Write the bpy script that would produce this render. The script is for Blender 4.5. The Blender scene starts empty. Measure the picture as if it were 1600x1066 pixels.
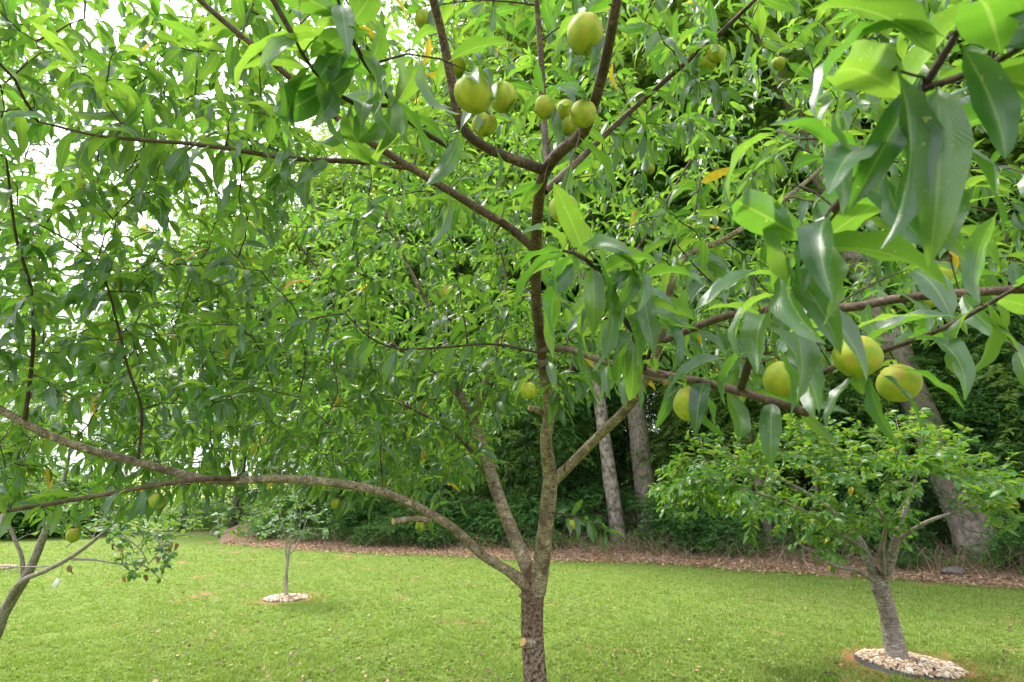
import bpy, math, random
import numpy as np
from mathutils import Vector, Matrix

# ------------------------------------------------------------------ camera, sky, sun, exposure
SC = bpy.context.scene
COL = SC.collection
PITCH = math.radians(15.0)
CAMZ = 1.5
F = 1600 * 20.0 / 36.0                       # focal length in photograph pixels

cam_data = bpy.data.cameras.new("camera")
cam_data.lens = 20.0
cam_data.sensor_width = 36.0
cam_data.clip_start = 0.02
cam_data.clip_end = 1500.0
cam_data.dof.use_dof = True
cam_data.dof.focus_distance = 2.2
cam_data.dof.aperture_fstop = 9.0
cam = bpy.data.objects.new("camera", cam_data)
cam.location = (0, 0, CAMZ)
cam.rotation_euler = (math.radians(90) + PITCH, 0, 0)
COL.objects.link(cam)
SC.camera = cam

SUN_ELEV, SUN_AZ = 60.0, 300.0               # azimuth clockwise from +Y: high, ahead and to the left
world = bpy.data.worlds.new("World")
SC.world = world
world.use_nodes = True
wn, wl = world.node_tree.nodes, world.node_tree.links
wn.clear()
sky = wn.new("ShaderNodeTexSky")
sky.sky_type = 'NISHITA'
sky.sun_disc = False
sky.sun_elevation = math.radians(SUN_ELEV)
sky.sun_rotation = math.radians(SUN_AZ)
sky.air_density = 1.0
sky.dust_density = 6.0
sky.ozone_density = 1.0
hsv = wn.new("ShaderNodeHueSaturation")
hsv.inputs["Saturation"].default_value = 0.10  # overcast: a white sheet of cloud
ovc = wn.new("ShaderNodeMix"); ovc.data_type = 'RGBA'
ovc.inputs["Factor"].default_value = 0.6
ovc.inputs[7].default_value = (5.2, 5.4, 5.8, 1)
bg = wn.new("ShaderNodeBackground")
bg.inputs["Strength"].default_value = 0.15
wo = wn.new("ShaderNodeOutputWorld")
wl.new(sky.outputs["Color"], hsv.inputs["Color"])
wl.new(hsv.outputs["Color"], ovc.inputs[6])
wl.new(ovc.outputs[2], bg.inputs["Color"])
wl.new(bg.outputs["Background"], wo.inputs["Surface"])

sun_data = bpy.data.lights.new("sun", 'SUN')
sun_data.energy = 1.5
sun_data.angle = math.radians(11)
sun_data.color = (1.0, 0.95, 0.86)
sun = bpy.data.objects.new("sun", sun_data)
_e, _a = math.radians(SUN_ELEV), math.radians(SUN_AZ)
_sd = Vector((math.sin(_a) * math.cos(_e), math.cos(_a) * math.cos(_e), math.sin(_e)))
sun.rotation_euler = _sd.to_track_quat('Z', 'Y').to_euler()
sun.location = (0, 0, 30)
COL.objects.link(sun)

SC.view_settings.view_transform = 'Standard'
SC.view_settings.look = 'None'
SC.view_settings.gamma = 1.0
SC.view_settings.exposure = 1.95
SC.cycles.max_bounces = 8
SC.cycles.diffuse_bounces = 5
SC.cycles.glossy_bounces = 2
SC.cycles.transmission_bounces = 5
SC.cycles.caustics_reflective = False
SC.cycles.caustics_refractive = False
SC.cycles.use_denoising = True

RNG = np.random.default_rng(11)
random.seed(4)

# ------------------------------------------------------------------ helpers
CP, SP = math.cos(PITCH), math.sin(PITCH)


def at(px, py, d):
    """A point seen at a photograph pixel, d metres deep along the lens axis."""
    x, y = (px - 800) / F * d, (533 - py) / F * d
    return np.array((x, d * CP - y * SP, CAMZ + d * SP + y * CP))


def ground_at(px, py, z=0.0):
    yv = (533 - py) / F
    t = (z - CAMZ) / (SP + CP * yv)
    return at(px, py, t)


def on_ground(px, y):
    t = y * CP - CAMZ * SP
    return np.array(((px - 800) / F * t, y, 0.0))


def project(P):
    P = np.atleast_2d(P)
    y, z = P[:, 1], P[:, 2] - CAMZ
    d = y * CP + z * SP
    v = -y * SP + z * CP
    dd = np.where(d > 0.02, d, 0.02)
    return 800 + P[:, 0] / dd * F, 533 - v / dd * F, d


def unit(v):
    v = np.asarray(v, float)
    return v / (np.linalg.norm(v, axis=-1, keepdims=True) + 1e-9)


def fast_mesh(name, V, Fa, UV=None, smooth=True):
    V = np.asarray(V, np.float32); Fa = np.asarray(Fa, np.int32)
    m, k = Fa.shape
    me = bpy.data.meshes.new(name)
    me.vertices.add(len(V)); me.vertices.foreach_set("co", V.ravel())
    me.loops.add(m * k); me.loops.foreach_set("vertex_index", Fa.ravel())
    me.polygons.add(m)
    me.polygons.foreach_set("loop_start", np.arange(0, m * k, k, dtype=np.int32))
    if UV is not None:
        l = me.uv_layers.new(name="UVMap")
        l.data.foreach_set("uv", np.asarray(UV, np.float32).ravel())
    me.update(calc_edges=True)
    me.polygons.foreach_set("use_smooth", np.full(m, smooth, dtype=bool))
    return me


def add(name, me, mat=None, parent=None, **props):
    o = bpy.data.objects.new(name, me)
    COL.objects.link(o)
    if mat is not None and me is not None and not me.materials:
        me.materials.append(mat)
    if parent is not None:
        o.parent = parent
    for k, v in props.items():
        o[k] = v
    return o


def thing(name, label, category, loc=(0, 0, 0), group=None, rotz=0.0):
    o = bpy.data.objects.new(name, None)
    o.empty_display_size = 0.2
    COL.objects.link(o)
    o.location = loc
    o.rotation_euler = (0, 0, rotz)
    o["label"] = label; o["category"] = category
    if group:
        o["group"] = group
    return o


def copy_thing(root, loc, rotz=0.0, scale=1.0, label=None):
    r = root.copy(); COL.objects.link(r)
    r.location = loc; r.rotation_euler = (0, 0, rotz); r.scale = (scale,) * 3
    if label:
        r["label"] = label
    for ch in list(root.children):
        c = ch.copy(); COL.objects.link(c); c.parent = r
        for g in list(ch.children):
            d = g.copy(); COL.objects.link(d); d.parent = c
    return r


def spline(pts, step=0.04):
    """Catmull-Rom through rows of (x, y, z, radius)."""
    P = np.asarray(pts, float)
    P = np.vstack([2 * P[0] - P[1], P, 2 * P[-1] - P[-2]])
    out = []
    for i in range(1, len(P) - 2):
        p0, p1, p2, p3 = P[i - 1:i + 3]
        n = max(2, int(np.linalg.norm(p2[:3] - p1[:3]) / step))
        t = np.linspace(0, 1, n, endpoint=False)[:, None]
        out.append(0.5 * (2 * p1 + (p2 - p0) * t + (2 * p0 - 5 * p1 + 4 * p2 - p3) * t ** 2 + (3 * p1 - p0 - 3 * p2 + p3) * t ** 3))
    out.append(P[-2:-1])
    return np.vstack(out)


def tube_arrays(path, radii, sides=8, bump=0.0, seed=0):
    """Quads of a tapered tube; returns V, F, UV (u round, v metres along)."""
    P = np.asarray(path, float); n = len(P); r = np.asarray(radii, float)
    T = unit(np.gradient(P, axis=0))
    ref = np.array((1.0, 0.2, 0.1)) if abs(T[0][0]) < 0.8 else np.array((0.1, 1.0, 0.2))
    N = np.zeros_like(P)
    nrm = unit(ref - T[0] * np.dot(ref, T[0]))
    for i in range(n):
        nrm = unit(nrm - T[i] * np.dot(nrm, T[i])); N[i] = nrm
    B = np.cross(T, N)
    a = np.linspace(0, 2 * math.pi, sides, endpoint=False)
    rr = r[:, None] * np.ones((1, sides))
    if bump:
        g = np.random.default_rng(seed)
        ph = g.uniform(0, 6.28, 8)
        s = np.concatenate([[0], np.cumsum(np.linalg.norm(np.diff(P, axis=0), axis=1))])
        for k in range(4):
            rr = rr * (1 + bump * 0.6 * np.sin((k + 1) * a[None, :] + ph[k] + s[:, None] / (r.mean() + 1e-4) * (0.25 + 0.22 * k)) / (1 + 0.4 * k))
        rr = rr * (1 + bump * 0.12 * g.standard_normal((n, sides)))
    V = P[:, None, :] + rr[..., None] * (np.cos(a)[None, :, None] * N[:, None, :] + np.sin(a)[None, :, None] * B[:, None, :])
    V = V.reshape(-1, 3)
    i, j = np.meshgrid(np.arange(n - 1), np.arange(sides), indexing='ij')
    j2 = (j + 1) % sides
    Fa = np.stack([i * sides + j, i * sides + j2, (i + 1) * sides + j2, (i + 1) * sides + j], -1).reshape(-1, 4)
    s = np.concatenate([[0], np.cumsum(np.linalg.norm(np.diff(P, axis=0), axis=1))])
    u0, u1 = j / sides, (j + 1) / sides
    UV = np.stack([np.stack([u0, s[i]], -1), np.stack([u1, s[i]], -1), np.stack([u1, s[i + 1]], -1), np.stack([u0, s[i + 1]], -1)], 2).reshape(-1, 4, 2)
    return V, Fa, UV


def tube_mesh(name, pts, sides=10, step=0.04, bump=0.0, seed=0, cap=True):
    S = spline(pts, step)
    V, Fa, UV = tube_arrays(S[:, :3], S[:, 3], sides, bump, seed)
    if cap:                                   # close the far end with thin quads to its centre
        c = len(V)
        tip = S[-1, :3] + unit(S[-1, :3] - S[-2, :3]) * S[-1, 3] * 0.25
        V = np.vstack([V, tip])
        base = (len(S) - 1) * sides
        q = [(base + k, base + (k + 1) % sides, base + (k + 2) % sides, c) for k in range(0, sides, 2)]
        Fa = np.vstack([Fa, q])
        UV = np.concatenate([UV, np.full((len(q), 4, 2), S[-1, 3])])
    return fast_mesh(name, V, Fa, UV), S


def joined_tubes(name, tubes, sides=5):
    Vs, Fs, Us, off = [], [], [], 0
    for P, r in tubes:
        V, Fa, UV = tube_arrays(P, r, sides)
        Vs.append(V); Fs.append(Fa + off); Us.append(UV); off += len(V)
    return fast_mesh(name, np.vstack(Vs), np.vstack(Fs), np.concatenate(Us))


# ------------------------------------------------------------------ materials
def new_mat(name):
    m = bpy.data.materials.new(name); m.use_nodes = True
    n = m.node_tree.nodes; n.clear()
    return m, n, m.node_tree.links


def node(n, kind, **kw):
    o = n.new(kind)
    for k, v in kw.items():
        setattr(o, k, v)
    return o


def mixc(n, l, fac, a, b, blend='MIX'):
    m = n.new("ShaderNodeMix"); m.data_type = 'RGBA'; m.blend_type = blend
    for sock, v in ((m.inputs[0], fac), (m.inputs[6], a), (m.inputs[7], b)):
        if hasattr(v, "is_output"):
            l.new(v, sock)
        elif isinstance(v, (int, float)):
            sock.default_value = v
        else:
            sock.default_value = (*v, 1)
    return m.outputs[2]


def ramp(n, l, src, stops):
    r = n.new("ShaderNodeValToRGB")
    e = r.color_ramp.elements
    while len(e) < len(stops):
        e.new(0.5)
    for el, (p, c) in zip(e, stops):
        el.position = p; el.color = (*c, 1)
    l.new(src, r.inputs[0])
    return r.outputs[0]


def mathn(n, l, op, a, b=0.0, clamp=False):
    m = n.new("ShaderNodeMath"); m.operation = op; m.use_clamp = clamp
    for s, v in zip(m.inputs, (a, b)):
        if hasattr(v, "is_output"):
            l.new(v, s)
        else:
            s.default_value = v
    return m.outputs[0]


def noise(n, l, scale, detail=4, rough=0.6, vec=None):
    t = n.new("ShaderNodeTexNoise")
    t.inputs["Scale"].default_value = scale; t.inputs["Detail"].default_value = detail; t.inputs["Roughness"].default_value = rough
    if vec is not None:
        l.new(vec, t.inputs["Vector"])
    return t.outputs["Fac"]


def leaf_random(n, l):
    g = n.new("ShaderNodeNewGeometry"); o = n.new("ShaderNodeObjectInfo")
    return mathn(n, l, 'FRACT', mathn(n, l, 'ADD', g.outputs["Random Per Island"], o.outputs["Random"]))


def leaf_mat(name, tops, trans, gloss=0.42, tmix=0.42, yellow=0.0, veins=False, spec=0.5):
    """Leaf blade: a waxy top over thin translucent tissue; random tone per leaf."""
    m, n, l = new_mat(name)
    rnd = leaf_random(n, l)
    top = ramp(n, l, rnd, [(0.0, tops[0]), (0.5, tops[1]), (1.0, tops[2])])
    tra = ramp(n, l, mathn(n, l, 'FRACT', mathn(n, l, 'MULTIPLY', rnd, 7.31)), [(0.0, trans[0]), (1.0, trans[1])])
    nz = None
    if veins:
        uv = n.new("ShaderNodeUVMap")
        sep = n.new("ShaderNodeSeparateXYZ"); l.new(uv.outputs[0], sep.inputs[0])
        off = mathn(n, l, 'ABSOLUTE', mathn(n, l, 'SUBTRACT', sep.outputs[0], 0.5))
        mid = mathn(n, l, 'LESS_THAN', off, 0.035)
        top = mixc(n, l, mathn(n, l, 'MULTIPLY', mid, 0.55), top, (0.22, 0.32, 0.08))
        tra = mixc(n, l, mathn(n, l, 'MULTIPLY', mid, 0.5), tra, (0.45, 0.6, 0.12))
        ph = mathn(n, l, 'SUBTRACT', mathn(n, l, 'MULTIPLY', sep.outputs[1], 95.0), mathn(n, l, 'ADD', mathn(n, l, 'MULTIPLY', off, 42.0), mathn(n, l, 'MULTIPLY', noise(n, l, 45.0, 2, 0.5, n.new('ShaderNodeNewGeometry').outputs['Position']), 9.0)))
        vein = mathn(n, l, 'POWER', mathn(n, l, 'ABSOLUTE', mathn(n, l, 'SINE', ph)), 6.0)
        tra = mixc(n, l, mathn(n, l, 'MULTIPLY', vein, 0.10), tra, (0.10, 0.2, 0.01))
        geo = n.new("ShaderNodeNewGeometry")
        bl = noise(n, l, 60.0, 3, 0.6, geo.outputs["Position"])
        top = mixc(n, l, mathn(n, l, 'MULTIPLY', mathn(n, l, 'GREATER_THAN', bl, 0.66), 0.35), top, (0.14, 0.15, 0.05))
        sp = noise(n, l, 210.0, 1, 0.5, geo.outputs["Position"])
        spot = mathn(n, l, 'GREATER_THAN', sp, 0.74)
        top = mixc(n, l, mathn(n, l, 'MULTIPLY', spot, 0.7), top, (0.36, 0.36, 0.12)); tra = mixc(n, l, mathn(n, l, 'MULTIPLY', spot, 0.7), tra, (0.6, 0.6, 0.2))
        bmp = n.new("ShaderNodeBump"); bmp.inputs["Strength"].default_value = 0.13; bmp.inputs["Distance"].default_value = 0.0015
        l.new(mathn(n, l, 'ADD', vein, mathn(n, l, 'MULTIPLY', mid, -2.0)), bmp.inputs["Height"])
        nz = bmp.outputs[0]
    if yellow > 0:
        gp = n.new("ShaderNodeNewGeometry")
        yn = mathn(n, l, 'ADD', 0.35, mathn(n, l, 'MULTIPLY', noise(n, l, 55.0, 3, 0.6, gp.outputs["Position"]), 1.1), True)
        y = mathn(n, l, 'MULTIPLY', mathn(n, l, 'GREATER_THAN', rnd, 1.0 - yellow), yn)
        top = mixc(n, l, y, top, (0.62, 0.42, 0.03)); tra = mixc(n, l, y, tra, (0.75, 0.5, 0.02))
    p = n.new("ShaderNodeBsdfPrincipled")
    p.inputs["Roughness"].default_value = gloss
    p.inputs["Specular IOR Level"].default_value = spec
    l.new(top, p.inputs["Base Color"])
    t = n.new("ShaderNodeBsdfTranslucent"); l.new(tra, t.inputs["Color"])
    if nz is not None:
        l.new(nz, p.inputs["Normal"])
    mx = n.new("ShaderNodeMixShader"); mx.inputs[0].default_value = tmix
    l.new(p.outputs[0], mx.inputs[1]); l.new(t.outputs[0], mx.inputs[2])
    out = n.new("ShaderNodeOutputMaterial"); l.new(mx.outputs[0], out.inputs["Surface"])
    return m


def finish(n, l, col, rough=0.8, bump_src=None, bump=0.3, dist=0.01, spec=0.3):
    p = n.new("ShaderNodeBsdfPrincipled")
    p.inputs["Roughness"].default_value = rough
    p.inputs["Specular IOR Level"].default_value = spec
    if hasattr(col, "is_output"):
        l.new(col, p.inputs["Base Color"])
    else:
        p.inputs["Base Color"].default_value = (*col, 1)
    if bump_src is not None:
        b = n.new("ShaderNodeBump"); b.inputs["Strength"].default_value = bump; b.inputs["Distance"].default_value = dist
        l.new(bump_src, b.inputs["Height"]); l.new(b.outputs[0], p.inputs["Normal"])
    out = n.new("ShaderNodeOutputMaterial"); l.new(p.outputs[0], out.inputs["Surface"])
    return p


def ring_bark(name, lo, mid, hi, rings=120.0, patch=(0.30, 0.27, 0.22), bump=0.45, dist=0.0025):
    """Smooth bark crossed by raised rings and pale lenticels (UV: u round, v metres)."""
    m, n, l = new_mat(name)
    uv = n.new("ShaderNodeUVMap")
    mp = n.new("ShaderNodeMapping"); mp.inputs["Scale"].default_value = (7.0, rings * 1.7, 1); l.new(uv.outputs[0], mp.inputs[0])
    a = noise(n, l, 1.0, 5, 0.65, mp.outputs[0])
    mp2 = n.new("ShaderNodeMapping"); mp2.inputs["Scale"].default_value = (5, 22, 1); l.new(uv.outputs[0], mp2.inputs[0])
    b = noise(n, l, 1.0, 4, 0.6, mp2.outputs[0])
    c = ramp(n, l, a, [(0.38, lo), (0.50, mid), (0.62, hi)])
    c = mixc(n, l, mathn(n, l, 'MULTIPLY', mathn(n, l, 'SUBTRACT', b, 0.45, True), 2.2, True), c, patch)
    tc = n.new("ShaderNodeTexCoord")
    big = noise(n, l, 9.0, 4, 0.6, tc.outputs["Object"])
    c = mixc(n, l, mathn(n, l, 'MULTIPLY', mathn(n, l, 'SUBTRACT', big, 0.47, True), 5.0, True), c, tuple(0.5 * q for q in mid))
    lich = noise(n, l, 34.0, 5, 0.7, tc.outputs["Object"])
    c = mixc(n, l, mathn(n, l, 'MULTIPLY', mathn(n, l, 'SUBTRACT', lich, 0.55, True), 8.0, True), c, tuple(min(1, 1.2 * q) for q in hi))
    c = mixc(n, l, mathn(n, l, 'MULTIPLY', mathn(n, l, 'SUBTRACT', 0.42, lich, True), 10.0, True), c, tuple(0.6 * q for q in lo))
    hgt = mathn(n, l, 'ADD', mathn(n, l, 'ADD', a, mathn(n, l, 'MULTIPLY', b, 0.6)), mathn(n, l, 'MULTIPLY', lich, 1.2))
    finish(n, l, c, 0.68, hgt, bump, dist, 0.35)
    return m


def rough_bark(name, lo, hi, scale=14.0, stretch=0.25, dist=0.02, tint=None):
    m, n, l = new_mat(name)
    uv = n.new("ShaderNodeUVMap")
    mp = n.new("ShaderNodeMapping"); mp.inputs["Scale"].default_value = (1.0, stretch, 1); l.new(uv.outputs[0], mp.inputs[0])
    a = noise(n, l, scale, 6, 0.7, mp.outputs[0])
    tc = n.new("ShaderNodeTexCoord")
    b = noise(n, l, 1.1, 4, 0.6, tc.outputs["Object"])
    c = ramp(n, l, a, [(0.40, lo), (0.60, hi)])
    if tint:
        c = mixc(n, l, mathn(n, l, 'MULTIPLY', mathn(n, l, 'SUBTRACT', b, 0.47, True), 5.0, True), c, tint)
    finish(n, l, c, 0.9, a, 0.7, dist, 0.2)
    return m


MAT_PEACH_LEAF = leaf_mat("peach_leaf", [(0.020, 0.062, 0.034), (0.030, 0.084, 0.040), (0.046, 0.108, 0.036)],
                          [(0.125, 0.36, 0.022), (0.34, 0.57, 0.045)], gloss=0.33, tmix=0.45, yellow=0.006, veins=True, spec=1.0)
MAT_PEACH_LEAF_GREEN = leaf_mat("peach_leaf_green", [(0.020, 0.062, 0.034), (0.030, 0.084, 0.040), (0.046, 0.108, 0.036)],
                                [(0.125, 0.36, 0.022), (0.34, 0.57, 0.045)], gloss=0.33, tmix=0.45, veins=True, spec=1.0)
MAT_YELLOW_LEAF = leaf_mat("yellowed_leaf", [(0.50, 0.34, 0.03), (0.58, 0.40, 0.03), (0.62, 0.46, 0.05)], [(0.6, 0.42, 0.02), (0.75, 0.52, 0.03)], gloss=0.45, tmix=0.45, veins=True)
MAT_CHERRY_LEAF = leaf_mat("cherry_leaf", [(0.038, 0.125, 0.030), (0.056, 0.155, 0.032), (0.105, 0.205, 0.038)],
                           [(0.14, 0.36, 0.02), (0.34, 0.50, 0.04)], gloss=0.42, tmix=0.4, yellow=0.004)
MAT_ROUND_LEAF = leaf_mat("round_leaf", [(0.05, 0.13, 0.05), (0.06, 0.15, 0.05), (0.08, 0.18, 0.05)],
                          [(0.16, 0.34, 0.04), (0.24, 0.42, 0.04)], gloss=0.5, tmix=0.35)
MAT_WOOD_LEAF = leaf_mat("woodland_leaf", [(0.038, 0.12, 0.044), (0.055, 0.15, 0.05), (0.085, 0.19, 0.05)],
                         [(0.14, 0.35, 0.04), (0.30, 0.50, 0.05)], gloss=0.5, tmix=0.4)
MAT_TALL_LEAF = leaf_mat("canopy_leaf", [(0.065, 0.13, 0.04), (0.09, 0.165, 0.045), (0.13, 0.20, 0.055)],
                         [(0.20, 0.38, 0.03), (0.36, 0.52, 0.05)], gloss=0.45, tmix=0.45)
MAT_DRY_LEAF = leaf_mat("dry_leaf", [(0.09, 0.055, 0.036), (0.30, 0.19, 0.115), (0.54, 0.39, 0.245)],
                        [(0.2, 0.1, 0.04), (0.4, 0.22, 0.08)], gloss=0.7, tmix=0.2)
MAT_LAWN_LEAF = leaf_mat("fallen_leaf", [(0.035, 0.022, 0.016), (0.12, 0.065, 0.035), (0.42, 0.29, 0.13)],
                         [(0.08, 0.04, 0.02), (0.3, 0.18, 0.06)], gloss=0.7, tmix=0.15)
MAT_GRASS = leaf_mat("grass_blade", [(0.105, 0.185, 0.028), (0.165, 0.25, 0.042), (0.27, 0.31, 0.095)],
                     [(0.28, 0.46, 0.03), (0.44, 0.58, 0.08)], gloss=0.6, tmix=0.3, spec=0.3)
# broad tone patches of the turf: drier, yellower growth between lush green
_gn, _gl = MAT_GRASS.node_tree.nodes, MAT_GRASS.node_tree.links
_pb = next(q for q in _gn if q.type == 'BSDF_PRINCIPLED')
_src = _pb.inputs["Base Color"].links[0].from_socket
_geo = _gn.new("ShaderNodeNewGeometry")
_n1 = noise(_gn, _gl, 1.3, 5, 0.65, _geo.outputs["Position"])
_c1 = mixc(_gn, _gl, mathn(_gn, _gl, 'MULTIPLY', mathn(_gn, _gl, 'SUBTRACT', _n1, 0.50, True), 5.0, True), _src, (0.26, 0.285, 0.095))
_n2 = noise(_gn, _gl, 5.0, 4, 0.65, _geo.outputs["Position"])
_c2 = mixc(_gn, _gl, mathn(_gn, _gl, 'MULTIPLY', mathn(_gn, _gl, 'SUBTRACT', _n2, 0.52, True), 5.0, True), _c1, (0.10, 0.165, 0.035))
_gl.new(_c2, _pb.inputs["Base Color"])
MAT_BARK = ring_bark("peach_bark", (0.055, 0.034, 0.026), (0.17, 0.115, 0.080), (0.37, 0.295, 0.20), bump=0.7)
MAT_BRANCH = ring_bark("red_brown_bark", (0.028, 0.016, 0.012), (0.085, 0.046, 0.033), (0.17, 0.11, 0.078), rings=100, patch=(0.11, 0.075, 0.058))
MAT_TWIG = ring_bark("twig_bark", (0.022, 0.013, 0.010), (0.055, 0.030, 0.023), (0.10, 0.062, 0.046), rings=90, patch=(0.07, 0.04, 0.03))
MAT_TRUNK = rough_bark("old_peach_bark", (0.022, 0.014, 0.012), (0.30, 0.215, 0.165), 20.0, 3.2, 0.022, (0.11, 0.05, 0.033))
MAT_CUT, _n, _l = new_mat("pruned_wood")
finish(_n, _l, ramp(_n, _l, noise(_n, _l, 90, 3), [(0.3, (0.42, 0.20, 0.06)), (0.7, (0.62, 0.40, 0.18))]), 0.7)
MAT_CHERRY_BARK = ring_bark("cherry_bark", (0.07, 0.055, 0.048), (0.20, 0.165, 0.14), (0.38, 0.33, 0.29), rings=55, patch=(0.30, 0.25, 0.22), bump=0.7, dist=0.008)
MAT_GREY_BARK = rough_bark("grey_bark", (0.12, 0.095, 0.082), (0.28, 0.235, 0.205), 22.0, 0.3, 0.02, (0.18, 0.145, 0.13))
MAT_PALE_BARK = rough_bark("pale_bark", (0.2, 0.175, 0.15), (0.42, 0.38, 0.33), 12.0, 0.5, 0.01)
MAT_DARK_BARK = rough_bark("dark_bark", (0.06, 0.05, 0.045), (0.16, 0.14, 0.12), 14.0, 0.25, 0.02)
MAT_FLAKY_BARK = rough_bark("flaky_bark", (0.08, 0.065, 0.055), (0.30, 0.255, 0.225), 9.0, 0.6, 0.03)

# ------------------------------------------------------------------ the lie of the land
_edge_px = [(1750, 930), (1600, 919), (1400, 905), (1200, 893), (1000, 879), (860, 877), (700, 868), (560, 864), (400, 855)]
_edge = [ground_at(a, b)[:2] for a, b in _edge_px] + [np.array((-9.5, 19.5)), np.array((-11.5, 23)), np.array((-16, 40)), np.array((-40, 60))]
_edge = np.array(sorted([tuple(e) for e in _edge] + [(12.0, 8.2), (18.0, 6.0), (40.0, 2.0)]))


def edge_y(x):
    return np.interp(x, _edge[:, 0], _edge[:, 1])


def wave(x, y, s, k=1.0):
    return (np.sin(x * 1.3 * k + s) * np.cos(y * 1.1 * k - s * 2) + 0.5 * np.sin(x * 2.9 * k - y * 2.3 * k + s * 3) + 0.3 * np.sin(x * 6.1 * k + y * 5.3 * k + s * 5)) / 1.8


def lawn_z(x, y):
    return 0.02 * wave(x, y, 1.7, 0.35)


def wood_z(x, y):
    s = np.maximum(y - edge_y(x), 0)
    return np.minimum(0.10 * s + 0.008 * s * s, 4.5) + 0.05 * wave(x, y, 0.4, 0.8) * np.minimum(s, 1) + 0.016


def axis(lim, dense, n, m):
    a = np.linspace(-dense, dense, n)
    b = dense + (lim - dense) * np.linspace(0, 1, m + 1)[1:] ** 2.5
    return np.concatenate([-b[::-1], a, b])


def grid_mesh(name, X, Y, Z):
    nx, ny = X.shape
    V = np.stack([X, Y, Z], -1).reshape(-1, 3)
    i, j = np.meshgrid(np.arange(nx - 1), np.arange(ny - 1), indexing='ij')
    Fa = np.stack([i * ny + j, (i + 1) * ny + j, (i + 1) * ny + j + 1, i * ny + j + 1], -1).reshape(-1, 4)
    return fast_mesh(name, V, Fa)


RING_R = np.array((3.58, 5.74)); RING_YOUNG = ground_at(447, 936)[:2]; RING_EDGE = ground_at(0, 888)[:2]

m, n, l = new_mat("lawn_turf")
geo = n.new("ShaderNodeNewGeometry")
pos = geo.outputs["Position"]
fine = noise(n, l, 38.0, 6, 0.75, pos)
mid = noise(n, l, 1.6, 4, 0.6, pos)
big = noise(n, l, 0.35, 3, 0.5, pos)
c = ramp(n, l, fine, [(0.36, (0.05, 0.08, 0.02)), (0.5, (0.135, 0.205, 0.036)), (0.66, (0.245, 0.31, 0.075))])
c = mixc(n, l, mathn(n, l, 'MULTIPLY', mathn(n, l, 'SUBTRACT', mid, 0.5, True), 3.0, True), c, (0.15, 0.18, 0.045))
c = mixc(n, l, mathn(n, l, 'MULTIPLY', mathn(n, l, 'SUBTRACT', big, 0.56, True), 4.0, True), c, (0.18, 0.175, 0.07))
bare = noise(n, l, 0.9, 5, 0.62, pos)
bare_f = mathn(n, l, 'MULTIPLY', mathn(n, l, 'SUBTRACT', bare, 0.60, True), 12.0, True)
c = mixc(n, l, bare_f, c, (0.30, 0.17, 0.09))
for (cx, cy), rad in ((RING_R + np.array((0.05, -0.12)), 0.95), (RING_YOUNG, 0.62)):     # clay bared round the tree rings
    d = n.new("ShaderNodeVectorMath"); d.operation = 'DISTANCE'
    cb = n.new("ShaderNodeCombineXYZ"); cb.inputs[0].default_value = cx; cb.inputs[1].default_value = cy
    l.new(pos, d.inputs[0]); l.new(cb.outputs[0], d.inputs[1])
    k = mathn(n, l, 'ADD', d.outputs["Value"], mathn(n, l, 'MULTIPLY', mathn(n, l, 'SUBTRACT', noise(n, l, 3.5, 4, 0.6, pos), 0.5), 1.3))
    k = mathn(n, l, 'MULTIPLY', mathn(n, l, 'SUBTRACT', rad * 0.9, k, True), 5.0, True)
    c = mixc(n, l, k, c, (0.30, 0.155, 0.075))
finish(n, l, c, 0.95, fine, 0.8, 0.03, 0.1)
MAT_LAWN = m

gx, gy = np.meshgrid(axis(320, 14, 57, 16), axis(320, 14, 57, 16) + 10, indexing='ij')
gz = lawn_z(gx, gy)
inwood = np.clip((gy - edge_y(gx) - 0.8) / 1.0, 0, 1)
gz = gz - 0.15 * inwood
add("lawn", grid_mesh("lawn", gx, gy, gz), MAT_LAWN, kind="structure")

m, n, l = new_mat("woodland_litter")
geo = n.new("ShaderNodeNewGeometry"); pos = geo.outputs["Position"]
fine = noise(n, l, 28.0, 6, 0.75, pos)
mid = noise(n, l, 1.4, 5, 0.6, pos)
c = ramp(n, l, fine, [(0.3, (0.11, 0.078, 0.058)), (0.5, (0.29, 0.20, 0.14)), (0.7, (0.50, 0.37, 0.255))])
c = mixc(n, l, mathn(n, l, 'MULTIPLY', mathn(n, l, 'SUBTRACT', mid, 0.52, True), 5.0, True), c, (0.33, 0.17, 0.09))
finish(n, l, c, 0.95, fine, 0.9, 0.05, 0.1)
MAT_LITTER = m
wx = np.concatenate([np.linspace(-12, 13, 180), np.linspace(14, 40, 20)])
ws = np.concatenate([np.linspace(0, 2.5, 22), np.linspace(3, 45, 24)])
WX, WS = np.meshgrid(wx, ws, indexing='ij')
rag = 0.30 * wave(WX, WX * 0, 2.2, 1.7) + 0.16 * RNG.standard_normal((len(wx), 1))
WY = edge_y(WX) + WS + rag * np.clip(1 - WS / 1.5, 0, 1)
WZ = np.maximum(wood_z(WX, WY), lawn_z(WX, WY) + 0.012)
WZ[:, 0] = lawn_z(WX[:, 0], WY[:, 0]) + 0.004
add("woodland_ground", grid_mesh("woodland_ground", WX, WY, WZ), MAT_LITTER, kind="structure")

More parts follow.
